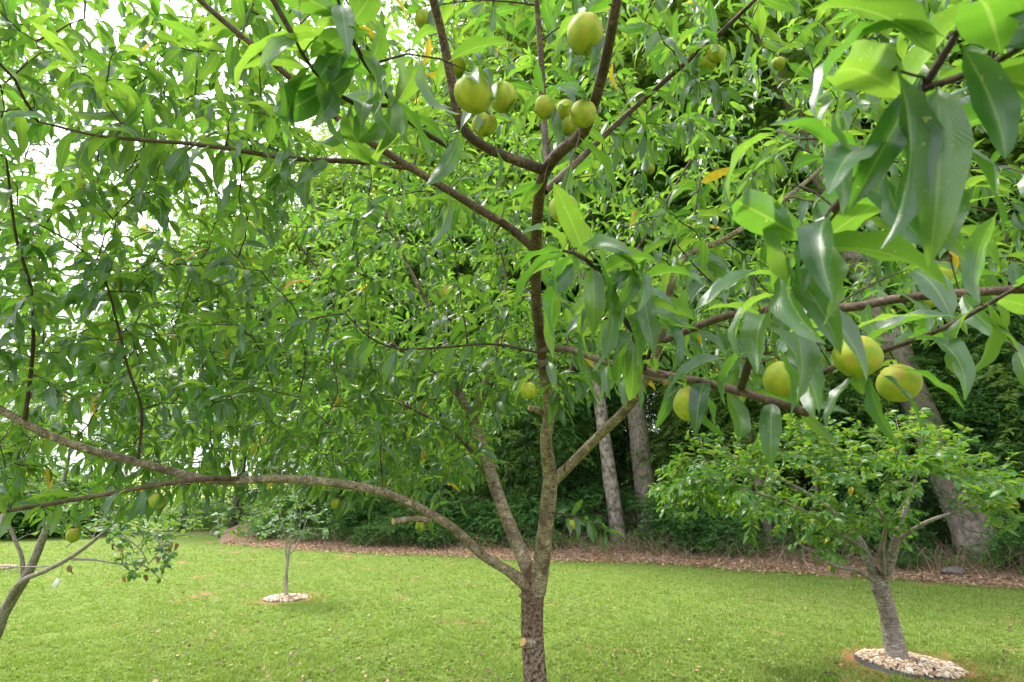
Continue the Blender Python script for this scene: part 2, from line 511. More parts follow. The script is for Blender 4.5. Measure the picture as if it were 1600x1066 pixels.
# far rise beyond the lawn at the left, another mown slope
m, n, l = new_mat("far_meadow")
geo = n.new("ShaderNodeNewGeometry")
c = ramp(n, l, noise(n, l, 0.5, 6, 0.7, geo.outputs["Position"]), [(0.3, (0.16, 0.25, 0.04)), (0.7, (0.32, 0.34, 0.09))])
finish(n, l, c, 0.95, None, spec=0.1)
MAT_MEADOW = m
hx, hy = np.meshgrid(np.linspace(-120, 40, 50), np.linspace(45, 150, 30), indexing='ij')
hz = 0.02 + np.clip((hy - 45) / 70, 0, 1) ** 1.4 * 5.0 + 0.5 * wave(hx, hy, 1.1, 0.06) * np.clip((hy - 50) / 30, 0, 1)
add("far_hill", grid_mesh("far_hill", hx, hy, hz), MAT_MEADOW, kind="structure")

# ------------------------------------------------------------------ foliage generators
def frames(D, UP, roll):
    Y = unit(D)
    Z = UP - (UP * Y).sum(-1, keepdims=True) * Y
    Z = unit(Z)
    X = np.cross(Y, Z)
    c, s = np.cos(roll)[:, None], np.sin(roll)[:, None]
    X2 = X * c + Z * s; Z2 = -X * s + Z * c
    return np.stack([X2, Y, Z2], -1)            # columns


def blade(segs, cols, bend, fold, sick, wav, width, ph=0.0, petiole=0.06):
    """Unit-length leaf along +Y, drooping towards -Z."""
    v = np.concatenate([[0, petiole], petiole + (1 - petiole) * (np.linspace(0, 1, segs)[1:] ** 0.95)])
    th = -bend * np.maximum(v - petiole * 0.5, 0) ** 1.1
    y = np.concatenate([[0], np.cumsum(np.diff(v) * np.cos((th[1:] + th[:-1]) / 2))])
    z = np.concatenate([[0], np.cumsum(np.diff(v) * np.sin((th[1:] + th[:-1]) / 2))])
    q = np.clip((v - petiole) / (1 - petiole), 0, 1)
    w = width * 0.5 * np.sin(math.pi * q ** 0.78) ** 0.85
    w[v <= petiole] = 0.010
    w[-1] = 0.004
    V, UV = [], []
    for k in range(cols):
        u = k / (cols - 1) * 2 - 1
        lift = fold * abs(u) * w + wav * w * np.sin(q * 17 + ph + (u > 0) * 1.4) * abs(u)
        V.append(np.stack([u * w * 0.97 + sick * q ** 2, y - lift * np.sin(th), z + lift * np.cos(th)], -1))
        UV.append(np.stack([np.full_like(v, (u + 1) / 2), v], -1))
    V = np.stack(V, 1); UV = np.stack(UV, 1)
    nv = len(v)
    i, j = np.meshgrid(np.arange(nv - 1), np.arange(cols - 1), indexing='ij')
    Fa = np.stack([i * cols + j, i * cols + j + 1, (i + 1) * cols + j + 1, (i + 1) * cols + j], -1).reshape(-1, 4)
    V = V.reshape(-1, 3); UV = UV.reshape(-1, 2)
    return V, Fa, UV[Fa]


def join_leaves(name, variants, vi, R, S, P):
    Vs, Fs, Us, off = [], [], [], 0
    for k, (V, Fa, UV) in enumerate(variants):
        s = np.where(vi == k)[0]
        if not len(s):
            continue
        W = np.einsum('nij,vj->nvi', R[s], V) * S[s][:, None, None] + P[s][:, None, :]
        Vs.append(W.reshape(-1, 3))
        Fs.append((Fa[None] + (np.arange(len(s)) * len(V))[:, None, None]).reshape(-1, 4) + off)
        Us.append(np.tile(UV, (len(s), 1, 1)))
        off += len(s) * len(V)
    return fast_mesh(name, np.vstack(Vs), np.vstack(Fs), np.concatenate(Us))


def spray_mesh(name, rng, C, D, n_leaf, slen, leaf, aspect=0.5, flat=0.35):
    """Sprays of two-triangle folded leaves along short drooping twigs."""
    n_s = len(C)
    D = unit(D)
    t = np.linspace(0.12, 1.0, n_leaf)[None, :, None]
    L = slen * rng.uniform(0.6, 1.25, (n_s, 1, 1))
    A = C[:, None, :] + D[:, None, :] * t * L
    A[..., 2] -= (0.35 * L * t ** 2)[..., 0]
    side = unit(np.cross(D, np.array((0, 0, 1.0))) + 1e-4)
    sg = np.where(np.arange(n_leaf) % 2 == 0, 1.0, -1.0)[None, :, None]
    d = 0.55 * D[:, None, :] + 0.85 * sg * side[:, None, :] + rng.normal(0, flat, (n_s, n_leaf, 3))
    d[..., 2] -= 0.28
    d = unit(d)
    up = np.array((0, 0, 1.0)) + rng.normal(0, 0.35, (n_s, n_leaf, 3))
    x = unit(np.cross(d, up)); z = np.cross(x, d)
    s = leaf * rng.uniform(0.65, 1.3, (n_s, n_leaf, 1))
    base = A
    tip = A + d * s
    mid = A + d * s * 0.45 + z * s * 0.05
    lf = mid - x * s * aspect * 0.5 + z * s * 0.07
    rt = mid + x * s * aspect * 0.5 + z * s * 0.07
    V = np.stack([base, lf, tip, rt], 2).reshape(-1, 3)
    k = np.arange(n_s * n_leaf)[:, None] * 4
    Fa = np.concatenate([k + np.array((0, 2, 1)), k + np.array((0, 3, 2))], 1).reshape(-1, 3)
    return fast_mesh(name, V, Fa, None, smooth=False)


def crown_points(rng, n_clump, per, centre, rad, clump, low_cut=-1.0):
    """Spray starts gathered in clumps that fill an ellipsoid unevenly."""
    q = unit(rng.standard_normal((n_clump * 3, 3))) * rng.uniform(0.25, 1.0, (n_clump * 3, 1)) ** 0.45
    q = q[q[:, 2] > low_cut][:n_clump]
    cc = np.array(centre) + q * np.array(rad)
    off = rng.normal(0, 1, (len(cc), per, 3)) * clump * np.array((1, 1, 0.55)) * rng.uniform(0.6, 1.3, (len(cc), 1, 1))
    P = (cc[:, None, :] + off).reshape(-1, 3)
    out = P - np.array(centre)
    D = unit(out * np.array((1, 1, 0.4))) + rng.normal(0, 0.55, P.shape)
    D[:, 2] *= 0.5
    return P, D


# ------------------------------------------------------------------ woodland trees
def trunk_pts(h, r, lean=(0, 0), wob=0.12, seed=0, flare=1.5, top=0.25):
    g = np.random.default_rng(seed)
    k = 9
    t = np.linspace(0, 1, k)
    out = []
    for i in range(k):
        z = h * t[i] - (0.25 if i == 0 else 0)
        rr = r * (1 - (1 - top) * t[i])
        out.append((lean[0] * z + g.normal(0, wob) * t[i], lean[1] * z + g.normal(0, wob) * t[i], z, rr))
    zf = 0.45 + r
    pts = [out[0][:3] + (r * flare,), (lean[0] * zf * 0.3, lean[1] * zf * 0.3, zf * 0.3, r * (1 + (flare - 1) * 0.35)), (lean[0] * zf, lean[1] * zf, zf, r * 1.03)]
    return pts + [o for o in out[1:]]


def limb_mesh(seed, length, r):
    g = np.random.default_rng(seed)
    p = [(0, 0, 0, r)]
    for i in range(1, 5):
        t = i / 4
        p.append((length * t, g.normal(0, 0.12) * length * t, length * (0.75 * t - 0.25 * t * t) + g.normal(0, .03) * length, r * (1 - 0.85 * t)))
    me, _ = tube_mesh("limb", p, 7, 0.3)
    return me


CROWN_TALL = []
for k in range(3):
    g = np.random.default_rng(50 + k)
    C, D = crown_points(g, 150, 12, (0, 0, 0), (4.6, 4.6, 6.6), 0.75)
    CROWN_TALL.append(spray_mesh("tall_crown", g, C, D, 15, 0.95, 0.22, 0.55))
CROWN_UNDER = []
for k in range(3):
    g = np.random.default_rng(70 + k)
    C, D = crown_points(g, 120, 9, (0, 0, 3.0), (2.1, 2.1, 2.5), 0.32)
    CROWN_UNDER.append(spray_mesh("understory_crown", g, C, D, 15, 0.55, 0.105, 0.5))
CROWN_SHRUB = []
for k in range(3):
    g = np.random.default_rng(90 + k)
    C, D = crown_points(g, 60, 8, (0, 0, 0.55), (0.85, 0.75, 0.6), 0.16, -0.75)
    D[:, 2] += 0.35
    CROWN_SHRUB.append(spray_mesh("shrub_leaves", g, C, D, 12, 0.34, 0.075, 0.55))
LIMB_BIG = [limb_mesh(5 + k, 3.6, 0.09) for k in range(3)]
LIMB_SMALL = [limb_mesh(15 + k, 1.7, 0.03) for k in range(3)]


def wood_tree(name, label, base, h, r, bark, lean=(0, 0), seed=0, crown=None, crown_z=0, crown_s=1.0, cmat=None, limbs=4, group=None, wob=0.1, flare=1.4, big=True):
    g = np.random.default_rng(seed)
    t = thing(name, label, "tree", base, group)
    me, S = tube_mesh("trunk", trunk_pts(h, r, lean, wob, seed, flare), 14, 0.22, 0.06, seed)
    add("trunk", me, bark, t)
    if crown is not None:
        c = add("crown", crown, cmat or MAT_TALL_LEAF, t)
        top = np.array((lean[0] * crown_z, lean[1] * crown_z))
        c.location = (top[0], top[1], crown_z); c.scale = (crown_s,) * 3; c.rotation_euler = (0, 0, g.uniform(0, 6.28))
    for k in range(limbs):
        i = int(len(S) * (0.45 + 0.45 * k / max(limbs, 1)))
        o = add("limb", (LIMB_BIG if big else LIMB_SMALL)[k % 3], bark, t)
        o.location = S[i, :3]; o.rotation_euler = (0, 0, k * 2.4 + seed); o.scale = (0.9 - 0.1 * k,) * 3
    return t


LANDMARKS = [(-99, "across from the young ringed tree"), (-4.0, "behind the peach tree's arching limb"), (-0.5, "behind the peach tree's fork"), (2.0, "near the flaking trunk and the stout grey trunk"),
             (4.4, "behind the cherry's low limb"), (7.2, "behind the cherry's crown"), (9.0, "by the thick leaning trunk"), (10.6, "past the thick leaning trunk")]


def whereabouts(x):
    return [t for lim, t in LANDMARKS if x >= lim][-1]


def woodbase(px, y):
    p = on_ground(px, y)
    for _ in range(4):
        z = wood_z(p[0], p[1]) if p[1] > edge_y(p[0]) else 0.0
        tt = y * CP + (z - CAMZ) * SP
        p = np.array(((px - 800) / F * tt, y, z))
    return p


# the trunks that can be told apart
wood_tree("woodland_tree", "stout straight grey trunk at the wood's edge, beside a thinner flaking trunk", woodbase(1014, 16.6), 21, 0.30, MAT_GREY_BARK, (-0.045, 0), 3, CROWN_TALL[0], 15.5, 1.0, wob=0.02, flare=1.35)
wood_tree("woodland_tree", "leaning tree trunk with flaking pale bark beside the stout grey trunk", woodbase(968, 15.9), 18, 0.20, MAT_FLAKY_BARK, (-0.10, 0.0), 6, CROWN_TALL[1], 14.5, 0.9, wob=0.06, flare=1.3)
wood_tree("woodland_tree", "very thick leaning grey trunk with flared base behind the cherry tree", woodbase(1533, 12.0), 20, 0.33, MAT_GREY_BARK, (-0.22, 0.02), 8, CROWN_TALL[2], 15, 1.0, wob=0.02, flare=1.9)
wood_tree("woodland_tree", "slim grey trunk low at the litter edge, just past the cherry's lowest leaves", woodbase(1206, 14.4), 9, 0.12, MAT_GREY_BARK, (-0.12, 0.0), 9, CROWN_UNDER[1], 4.0, 1.3, MAT_WOOD_LEAF, 3, wob=0.05, big=False)
wood_tree("woodland_tree", "thin pale straight trunk standing behind the peach tree's pruned stub", woodbase(688, 19.0), 11, 0.08, MAT_PALE_BARK, (0.0, 0), 12, CROWN_UNDER[2], 6.0, 1.3, MAT_WOOD_LEAF, 3, wob=0.03, big=False)
pale = "thin pale trunk in the pair of pale trunks past the young ringed tree"
for k, (px, yy) in enumerate(((504, 22.5), (512, 22.9))):
    wood_tree("woodland_tree", pale, woodbase(px, yy), 11, 0.065, MAT_PALE_BARK, (0.03 - 0.03 * k, 0), 20 + k, CROWN_UNDER[k], 6.5, 1.3, MAT_TALL_LEAF, 3, wob=0.05, big=False, group="pair of thin pale trunks")
wood_tree("woodland_tree", "crooked thin grey trunk leaning beside the pair of pale trunks", woodbase(549, 22.0), 9, 0.08, MAT_GREY_BARK, (-0.16, 0), 24, CROWN_UNDER[0], 5.8, 1.2, MAT_WOOD_LEAF, 3, wob=0.16, big=False)
dark = "slender dark trunk in the thin row of trees closing off the lawn"
for k, (px, yy, rr) in enumerate(((285, 25, .11), (318, 27, .09), (362, 26, .13), (372, 26.4, .15), (402, 27.5, .16), (341, 30, .11), (528, 24, .13), (432, 29, .10), (588, 23, .10), (620, 25, .14))):
    wood_tree("woodland_tree", dark, woodbase(px, yy), 12 + k % 3, rr, MAT_DARK_BARK, (0.03 * ((k % 3) - 1), 0), 30 + k, CROWN_UNDER[k % 3], 5.6 + k % 2, 1.55, MAT_TALL_LEAF, 3, wob=0.1, big=False, group="slender dark trunks across the far lawn")
shade = "dim brown trunk standing in shade inside the dense wood"
for k, (px, yy, rr) in enumerate(((836, 19.5, .16), (1070, 22, .2), (1140, 20, .12), (905, 23, .15), (760, 21.5, .12), (1290, 19, .15), (1420, 17.5, .13), (715, 24, .14))):
    wood_tree("woodland_tree", shade, woodbase(px, yy), 14 + k % 4, rr, MAT_DARK_BARK if k % 2 else MAT_GREY_BARK, (0.04 * ((k % 3) - 1), 0), 60 + k, CROWN_TALL[k % 3], 13.5, 0.85, MAT_TALL_LEAF, 3, wob=0.1, group="shaded trunks within the wood")

# canopy trees massed behind
tall_roots = []
for k in range(3):
    tr = wood_tree("canopy_tree", "tall leafy tree massed in the high green wall of the wood", (0, 0, 0), 17, 0.2, MAT_DARK_BARK, (0.01, 0), 80 + k, CROWN_TALL[k], 12.0, 1.0, limbs=4, group="tall trees massed in the wood")
    tall_roots.append([tr, False])
g = np.random.default_rng(7)
spots = []
for yy in (22, 26.5, 31, 36):
    for xx in np.arange(-7.5 - (yy - 22) * 0.1, 34, 4.3):
        spots.append((xx + g.uniform(-1.2, 1.2), yy + g.uniform(-1.3, 1.3) + max(0, -xx) * 0.25))
for xx, yy in ((11.5, 14.5), (13, 18.5), (16, 13), (9.5, 18), (6.5, 19.5), (15.5, 17.5), (18.5, 10.5)):
    spots.append((xx, yy))
for k, (xx, yy) in enumerate(spots):
    if yy < edge_y(xx) + 1.5:
        continue
    slot = tall_roots[k % 3]
    loc = (xx, yy, float(wood_z(np.array(xx), np.array(yy))) - 0.1)
    sc = g.uniform(0.85, 1.2) * (0.72 if xx < -4.5 else 1.0)
    if not slot[1]:
        slot[0].location = loc; slot[1] = True
    else:
        copy_thing(slot[0], loc, g.uniform(0, 6.28), sc)

wood_tree("understory_tree", "broad leafy tree spreading over the thick leaning trunk behind the cherry", woodbase(1425, 13.8), 5.4, 0.05, MAT_GREY_BARK, (0.02, 0), 120, CROWN_UNDER[1], 1.1, 1.05, MAT_CHERRY_LEAF, 3, wob=0.08, big=False)
wood_tree("understory_tree", "broad leafy tree at the wood's near end beside the thick leaning trunk", woodbase(1600, 13.3), 5.6, 0.05, MAT_GREY_BARK, (-0.02, 0), 121, CROWN_UNDER[2], 1.2, 1.1, MAT_CHERRY_LEAF, 3, wob=0.08, big=False)
wood_tree("understory_tree", "broad leafy tree overhanging the brown litter behind the cherry's low limb", woodbase(1290, 13.8), 5.6, 0.05, MAT_GREY_BARK, (-0.02, 0), 122, CROWN_UNDER[0], 0.9, 1.15, MAT_WOOD_LEAF, 3, wob=0.08, big=False)

# lower leafy trees and shrubs of the wood edge
under_roots = []
for k in range(3):
    tr = wood_tree("understory_tree", "low leafy tree with layered sprays under the tall wood", (0, 0, 0), 4.6, 0.05, MAT_DARK_BARK, (0.02, 0), 100 + k, CROWN_UNDER[k], 0.0, 1.0, MAT_WOOD_LEAF, 3, "low leafy trees of the wood", 0.08, big=False)
    under_roots.append([tr, False])
spots = []
for off, stp in ((3.4, 2.0), (5.6, 2.2), (8.5, 2.4), (12.0, 2.6)):
    for xx in np.arange(-6.5, 17, stp):
        x = xx + g.uniform(-.7, .7)
        spots.append((x, float(edge_y(np.array(x))) + off + g.uniform(-.7, .7)))
KEEP_CLEAR = [woodbase(1014, 16.6), woodbase(968, 15.9), woodbase(1533, 12.0), woodbase(1505, 12.0), woodbase(1206, 14.4)]
for k, (xx, yy) in enumerate(spots):
    if any(abs(xx / max(yy, 1) - q[0] / q[1]) < 1.5 / yy and yy < q[1] + 0.6 for q in KEEP_CLEAR):
        continue
    slot = under_roots[k % 3]
    loc = (xx, yy, float(wood_z(np.array(xx), np.array(yy))) - 0.05)
    lab = "leafy layered tree " + ("deep under tall trees " if yy - float(edge_y(np.array(xx))) > 5 else "fronting the wood ") + whereabouts(xx)
    if not slot[1]:
        slot[0].location = loc; slot[1] = True; slot[0]["label"] = lab
    else:
        copy_thing(slot[0], loc, g.uniform(0, 6.28), g.uniform(0.8, 1.3) * (1.5 if yy - float(edge_y(np.array(xx))) > 7.2 else 1.0), lab)

shrub_roots = []
for k in range(3):
    t = thing("shrub", "low dark green shrub rooted in the brown litter of the wood edge", "shrub", group="low shrubs along the wood edge")
    add("foliage", CROWN_SHRUB[k], MAT_WOOD_LEAF, t)
    gg = np.random.default_rng(k)
    for s in range(3):
        a = s * 2.1
        me, _ = tube_mesh("stem", [(0, 0, -0.05, 0.012), (0.15 * math.cos(a), 0.15 * math.sin(a), 0.4, 0.009), (0.4 * math.cos(a), 0.4 * math.sin(a), 0.85, 0.004)], 5, 0.15)
        add("stem", me, MAT_DARK_BARK, t)
    shrub_roots.append([t, False])
spots = []
for off, stp in ((1.45, 0.8), (2.2, 0.9), (3.2, 1.1)):
    for xx in np.arange(-8.5, 14, stp):
        x = xx + g.uniform(-.3, .3)
        spots.append((x, float(edge_y(np.array(x))) + off + g.uniform(-.45, .45), g.uniform(.55, 1.15) * (0.62 if off < 2 else 1.0)))
for k, (xx, yy, sc) in enumerate(spots):
    if any(abs(xx / yy - q[0] / q[1]) < 0.7 / yy and yy < q[1] + 0.6 for q in KEEP_CLEAR):
        continue
    slot = shrub_roots[k % 3]
    loc = (xx, yy, float(wood_z(np.array(xx), np.array(yy))) - 0.04)
    lab = ("small low shrub " if yy - float(edge_y(np.array(xx))) < 2.1 else "dark bushy shrub ") + "rooted in litter " + whereabouts(xx)
    if not slot[1]:
        slot[0].location = loc; slot[1] = True; slot[0]["label"] = lab; slot[0].scale = (sc,) * 3
    else:
        copy_thing(slot[0], loc, g.uniform(0, 6.28), sc, lab)

# far side of the lawn at the left: dark hedge bushes and a paler tree line
hedge = "dark evergreen bush in the shady hedge closing the far lawn"
hr = None
for k, (px, yy, sc) in enumerate(((-60, 21, 2.2), (-10, 21.5, 2.1), (38, 22, 2.3), (82, 22, 1.9), (118, 22.6, 1.9), (330, 29, 1.8), (300, 25, 1.2), (410, 30, 1.9), (455, 27, 1.7), (560, 26, 1.8), (-120, 20, 2.3))):
    p = on_ground(px, yy)
    if hr is None:
        hr = thing("hedge_bush", hedge, "bush", p, "hedge bushes on the far lawn")
        hr.scale = (sc,) * 3
        add("foliage", CROWN_SHRUB[0], MAT_WOOD_LEAF, hr)
        me, _ = tube_mesh("stem", [(0, 0, -0.05, 0.02), (0.02, 0, 0.4, 0.014), (0.1, 0.05, 0.8, 0.006)], 6, 0.15)
        add("stem", me, MAT_DARK_BARK, hr)
    else:
        copy_thing(hr, p, k * 1.7, sc)
lines = "pale green tree in the distant tree line past the far lawn"
for k, (xx, yy, sc) in enumerate(((-52, 50, .62), (-45, 52, .7), (-39, 47, .58), (-33, 50, .66), (-28, 46, .6), (-22.5, 48, .7), (-17.5, 44, .62), (-13, 46, .74), (-60, 47, .66), (-9, 42, .7), (-36, 60, .8), (-25, 62, .85))):
    t = copy_thing(tall_roots[k % 3][0], (xx, yy, -0.1), k * 1.3, sc, lines)
    t["group"] = "distant tree line"; t.name = "distant_tree"

# ------------------------------------------------------------------ the peach tree skeleton
PT = {}
def px_path(rows):
    return [tuple(at(a, b, d)) + (r,) for a, b, d, r in rows]

fork = at(826, 905, 2.6)
LIMBS = {
    "left": [(832, 922, 2.61, 0.0368), (795, 893, 2.58, 0.0227), (755, 868, 2.55, 0.0208), (700, 820, 2.5, 0.0194), (620, 777, 2.42, 0.0180), (540, 757, 2.35, 0.0174), (440, 748, 2.25, 0.0164), (330, 750, 2.15, 0.0154), (215, 722, 2.05, 0.0143), (100, 690, 1.97, 0.0134), (0, 640, 1.9, 0.0121), (-130, 560, 1.8, 0.0087), (-260, 470, 1.75, 0.0047)],
    "left_low": [(380, 749, 2.2, 0.0105), (330, 748, 2.1, 0.0090), (258, 756, 2.02, 0.0083), (150, 775, 1.95, 0.0075), (0, 800, 1.88, 0.0060), (-120, 810, 1.8, 0.0030)],
    "rear": [(833, 910, 2.63, 0.0360), (812, 860, 2.75, 0.0336), (786, 795, 2.92, 0.0336), (762, 725, 3.1, 0.0320), (742, 665, 3.25, 0.0288), (712, 600, 3.4, 0.0216), (690, 520, 3.5, 0.0160), (640, 420, 3.6, 0.0112), (600, 330, 3.7, 0.0064)],
    "rear_fork": [(740, 655, 3.27, 0.0221), (752, 612, 3.3, 0.0187), (775, 540, 3.45, 0.0136), (790, 430, 3.6, 0.0085), (760, 330, 3.7, 0.0051)],
    "leader": [(836, 925, 2.61, .047), (846, 880, 2.6, .040), (853, 820, 2.56, .035), (859, 748, 2.5, .033), (853, 690, 2.42, .026), (858, 640, 2.34, .022), (846, 560, 2.2, .0195)],
    "leader_top": [(847, 575, 2.22, .0198), (846, 545, 2.18, .0190), (838, 470, 2.0, .0186), (838, 380, 1.8, .0182), (846, 285, 1.55, .0165), (872, 240, 1.4, .0155), (912, 205, 1.3, .0135), (940, 120, 1.18, .0112), (962, 10, 1.05, .0098), (985, -120, .98, .007)],
    "upper_left": [(856, 268, 1.48, .015), (810, 252, 1.45, .0135), (762, 232, 1.4, .0125), (722, 200, 1.36, .0115), (708, 140, 1.32, .011), (692, 60, 1.27, .010), (672, -20, 1.2, .009), (650, -120, 1.15, .006)],
    "middle_left": [(838, 392, 1.82, 0.0150), (795, 355, 1.8, 0.0136), (740, 322, 1.75, 0.0128), (690, 291, 1.7, 0.0119), (630, 255, 1.66, 0.0110), (568, 215, 1.6, 0.0101), (490, 155, 1.53, 0.0088), (420, 92, 1.46, 0.0079), (325, 12, 1.4, 0.0066), (240, -70, 1.35, 0.0044)],
    "long_left": [(640, 262, 1.67, .009), (560, 253, 1.63, .008), (450, 247, 1.58, .0072), (310, 226, 1.54, .006), (160, 213, 1.5, .0045), (60, 190, 1.45, .003)],
    "right_fork": [(858, 757, 2.5, 0.0269), (885, 732, 2.45, 0.0218), (935, 682, 2.32, 0.0193), (992, 622, 2.15, 0.0176), (1030, 540, 2.0, 0.0143), (1060, 415, 1.9, 0.0109), (1130, 375, 1.85, 0.0092), (1205, 328, 1.8, 0.0076), (1300, 250, 1.8, 0.0050)],
    "right_low": [(846, 548, 2.18, 0.0118), (885, 545, 1.9, 0.0107), (935, 562, 1.6, 0.0100), (1010, 580, 1.32, 0.0092), (1110, 600, 1.12, 0.0085), (1190, 622, 1.02, 0.0078), (1262, 646, .95, 0.0070)],
    "right_long": [(1032, 535, 2.0, .012), (1150, 490, 1.6, .011), (1310, 482, 1.25, .010), (1395, 468, 1.12, .009), (1500, 458, 1.02, .008), (1600, 452, .95, .007), (1720, 440, .9, .004)],
    "top_right": [(850, 300, 1.6, .011), (905, 250, 1.85, .0105), (975, 183, 2.0, .0095), (1060, 108, 1.95, .0085), (1140, 38, 1.85, .0075), (1220, -40, 1.75, .005)],
    "top_centre": [(857, 262, 1.47, .010), (850, 190, 1.6, .0095), (846, 100, 1.62, .009), (838, -10, 1.6, .007), (835, -120, 1.55, .004)],
    "low_twig": [(846, 552, 2.18, 0.0049), (770, 538, 2.2, 0.0045), (690, 543, 2.15, 0.0041), (620, 545, 2.1, 0.0037), (575, 525, 2.05, 0.0032), (540, 490, 2.0, 0.0023)],
    "small_twig": [(852, 800, 2.54, .005), (880, 804, 2.48, .004), (915, 812, 2.43, .0035), (945, 830, 2.4, .002)],
    "left_riser": [(38, 660, 1.93, 0.0071), (46, 600, 1.9, 0.0067), (52, 530, 1.87, 0.0060), (48, 450, 1.84, 0.0053), (25, 370, 1.8, 0.0045), (10, 250, 1.75, 0.0030)],
    "inner_riser": [(216, 720, 2.05, 0.0053), (221, 640, 2.02, 0.0049), (200, 575, 1.98, 0.0045), (182, 500, 1.95, 0.0041), (160, 430, 1.9, 0.0037), (120, 385, 1.87, 0.0030), (50, 345, 1.82, 0.0021)],
    "near_right": [(1158, 606, 1.05, .0075), (1180, 540, .85, .0062), (1212, 468, .72, .0056), (1260, 390, .62, .0050), (1305, 325, .55, .0045), (1365, 250, .50, .0040), (1440, 140, .45, .0034), (1500, 45, .42, .0026), (1540, -30, .40, .002)],
    "near_right_side": [(1262, 600, .95, .005), (1300, 575, .9, .0045), (1390, 545, .87, .0042), (1470, 515, .84, .0038), (1540, 478, .8, .003), (1620, 430, .76, .002)],
    "near_right_top": [(1440, 140, .45, .003), (1540, 105, .41, .0026), (1620, 60, .38, .002), (1720, 0, .36, .0015)],
    "centre_near": [(1000, 580, 1.34, .0055), (985, 520, 1.15, .005), (955, 455, .98, .0042), (915, 405, .86, .0032), (880, 392, .80, .002)],
    "centre_near_side": [(1005, 580, 1.33, .005), (1020, 530, 1.15, .0045), (1010, 470, 1.0, .004), (990, 420, .9, .0025)],
    "upper_near": [(700, 230, 1.38, .006), (640, 190, 1.2, .0052), (585, 120, 1.0, .0045), (545, 50, .88, .0035), (520, -30, .82, .002)],
    "upper_near_side": [(620, 165, 1.12, .0045), (550, 160, .98, .004), (490, 110, .88, .003), (460, 60, .84, .002)],
    "back_left": [(772, 755, 3.02, .014), (700, 670, 3.3, .012), (560, 600, 3.6, .010), (420, 540, 3.8, .010), (280, 480, 3.9, .006)],
    "back_right": [(854, 690, 2.44, .010), (890, 580, 3.0, .009), (960, 450, 3.5, .008), (1050, 300, 3.7, .008), (1120, 180, 3.8, .005)],
    "back_far": [(762, 725, 3.1, .02), (700, 600, 3.8, .016), (560, 500, 4.3, .012), (480, 400, 4.5, .008), (420, 300, 4.6, .005)],
}
LABELLED = {"rear": "thick mottled limb rising behind the leader and forking in two", "left": "long limb arching low over the lawn"}
# trunk: base on the lawn under the fork
base_xy = (0.118, 2.80)
f1 = at(837, 1064, 2.5)
trunk_rows = [(base_xy[0], base_xy[1], -0.15, .080), (base_xy[0], base_xy[1], 0.03, .068), (base_xy[0], base_xy[1], 0.25, .055), (f1[0], base_xy[1], f1[2], .050),
              tuple(at(834, 1000, 2.56)) + (.050,), tuple(at(833, 950, 2.60)) + (.052,), tuple(at(834, 918, 2.62)) + (.056,), tuple(at(838, 893, 2.63)) + (.046,), tuple(at(843, 878, 2.63)) + (.032,)]
peach = thing("peach_tree", "spreading peach tree with forked trunk, long drooping leaves and green fruit on the lawn", "tree", (0, 0, 0))
tree_nodes, node_limb = [], []
tm, S = tube_mesh("trunk", trunk_rows, 28, 0.012, 0.13, 3)
trunk = add("trunk", tm, MAT_TRUNK, peach)
for name, rows in LIMBS.items():
    me, S = tube_mesh("limb", px_path(rows), 14 if rows[0][3] > .02 else 8, 0.03, 0.05 if rows[0][3] > .02 else 0.03, len(name))
    o = add("limb", me, MAT_BARK if name in ('left', 'rear', 'rear_fork', 'leader', 'right_fork') else (MAT_BRANCH if rows[0][3] >= .0085 else MAT_TWIG), peach)
    if name in LABELLED:
        o["label"] = LABELLED[name]
    PT[name] = S
    tree_nodes.append(S[2:, :3])
# pruning scar, stubs
def stub(rows, label):
    me, S = tube_mesh("pruned_stub", px_path(rows), 10, 0.02, 0.05, 5, cap=False)
    o = add("pruned_stub", me, MAT_BARK, peach, label=label)
    ax = unit(S[-1, :3] - S[-2, :3]); r = S[-1, 3]
    u = unit(np.cross(ax, (0.3, 0.2, 1))); w = np.cross(ax, u)
    V = [S[-1, :3] + ax * 0.002]
    for k in range(10):
        a = k * math.tau / 10
        V.append(S[-1, :3] + (u * math.cos(a) + w * math.sin(a)) * r * 1.04)
    Fa = [(0, 1 + k, 1 + (k + 1) % 10) for k in range(10)]
    add("cut_face", fast_mesh("cut_face", V, Fa, None, False), MAT_CUT, o)
stub([(672, 812, 2.47, .014), (645, 811, 2.42, .0135), (614, 815, 2.36, .013)], "short pruned stub with a pale cut end")
stub([(838, 1003, 2.55, .030), (826, 1006, 2.51, .024), (817, 1003, 2.49, .017)], "sawn knot with an orange cut face low on the trunk")
stub([(826, 934, 2.59, .012), (815, 932, 2.56, .008), (810, 929, 2.55, .007)], "tiny broken stub below the fork")
stub([(848, 645, 2.37, .014), (838, 640, 2.34, .012), (826, 638, 2.33, .009)], "stubby knot on the leader")
stub([(1010, 586, 1.33, .010), (1035, 592, 1.3, .0105), (1042, 598, 1.29, .010)], "knobbly knot on a fruiting limb")

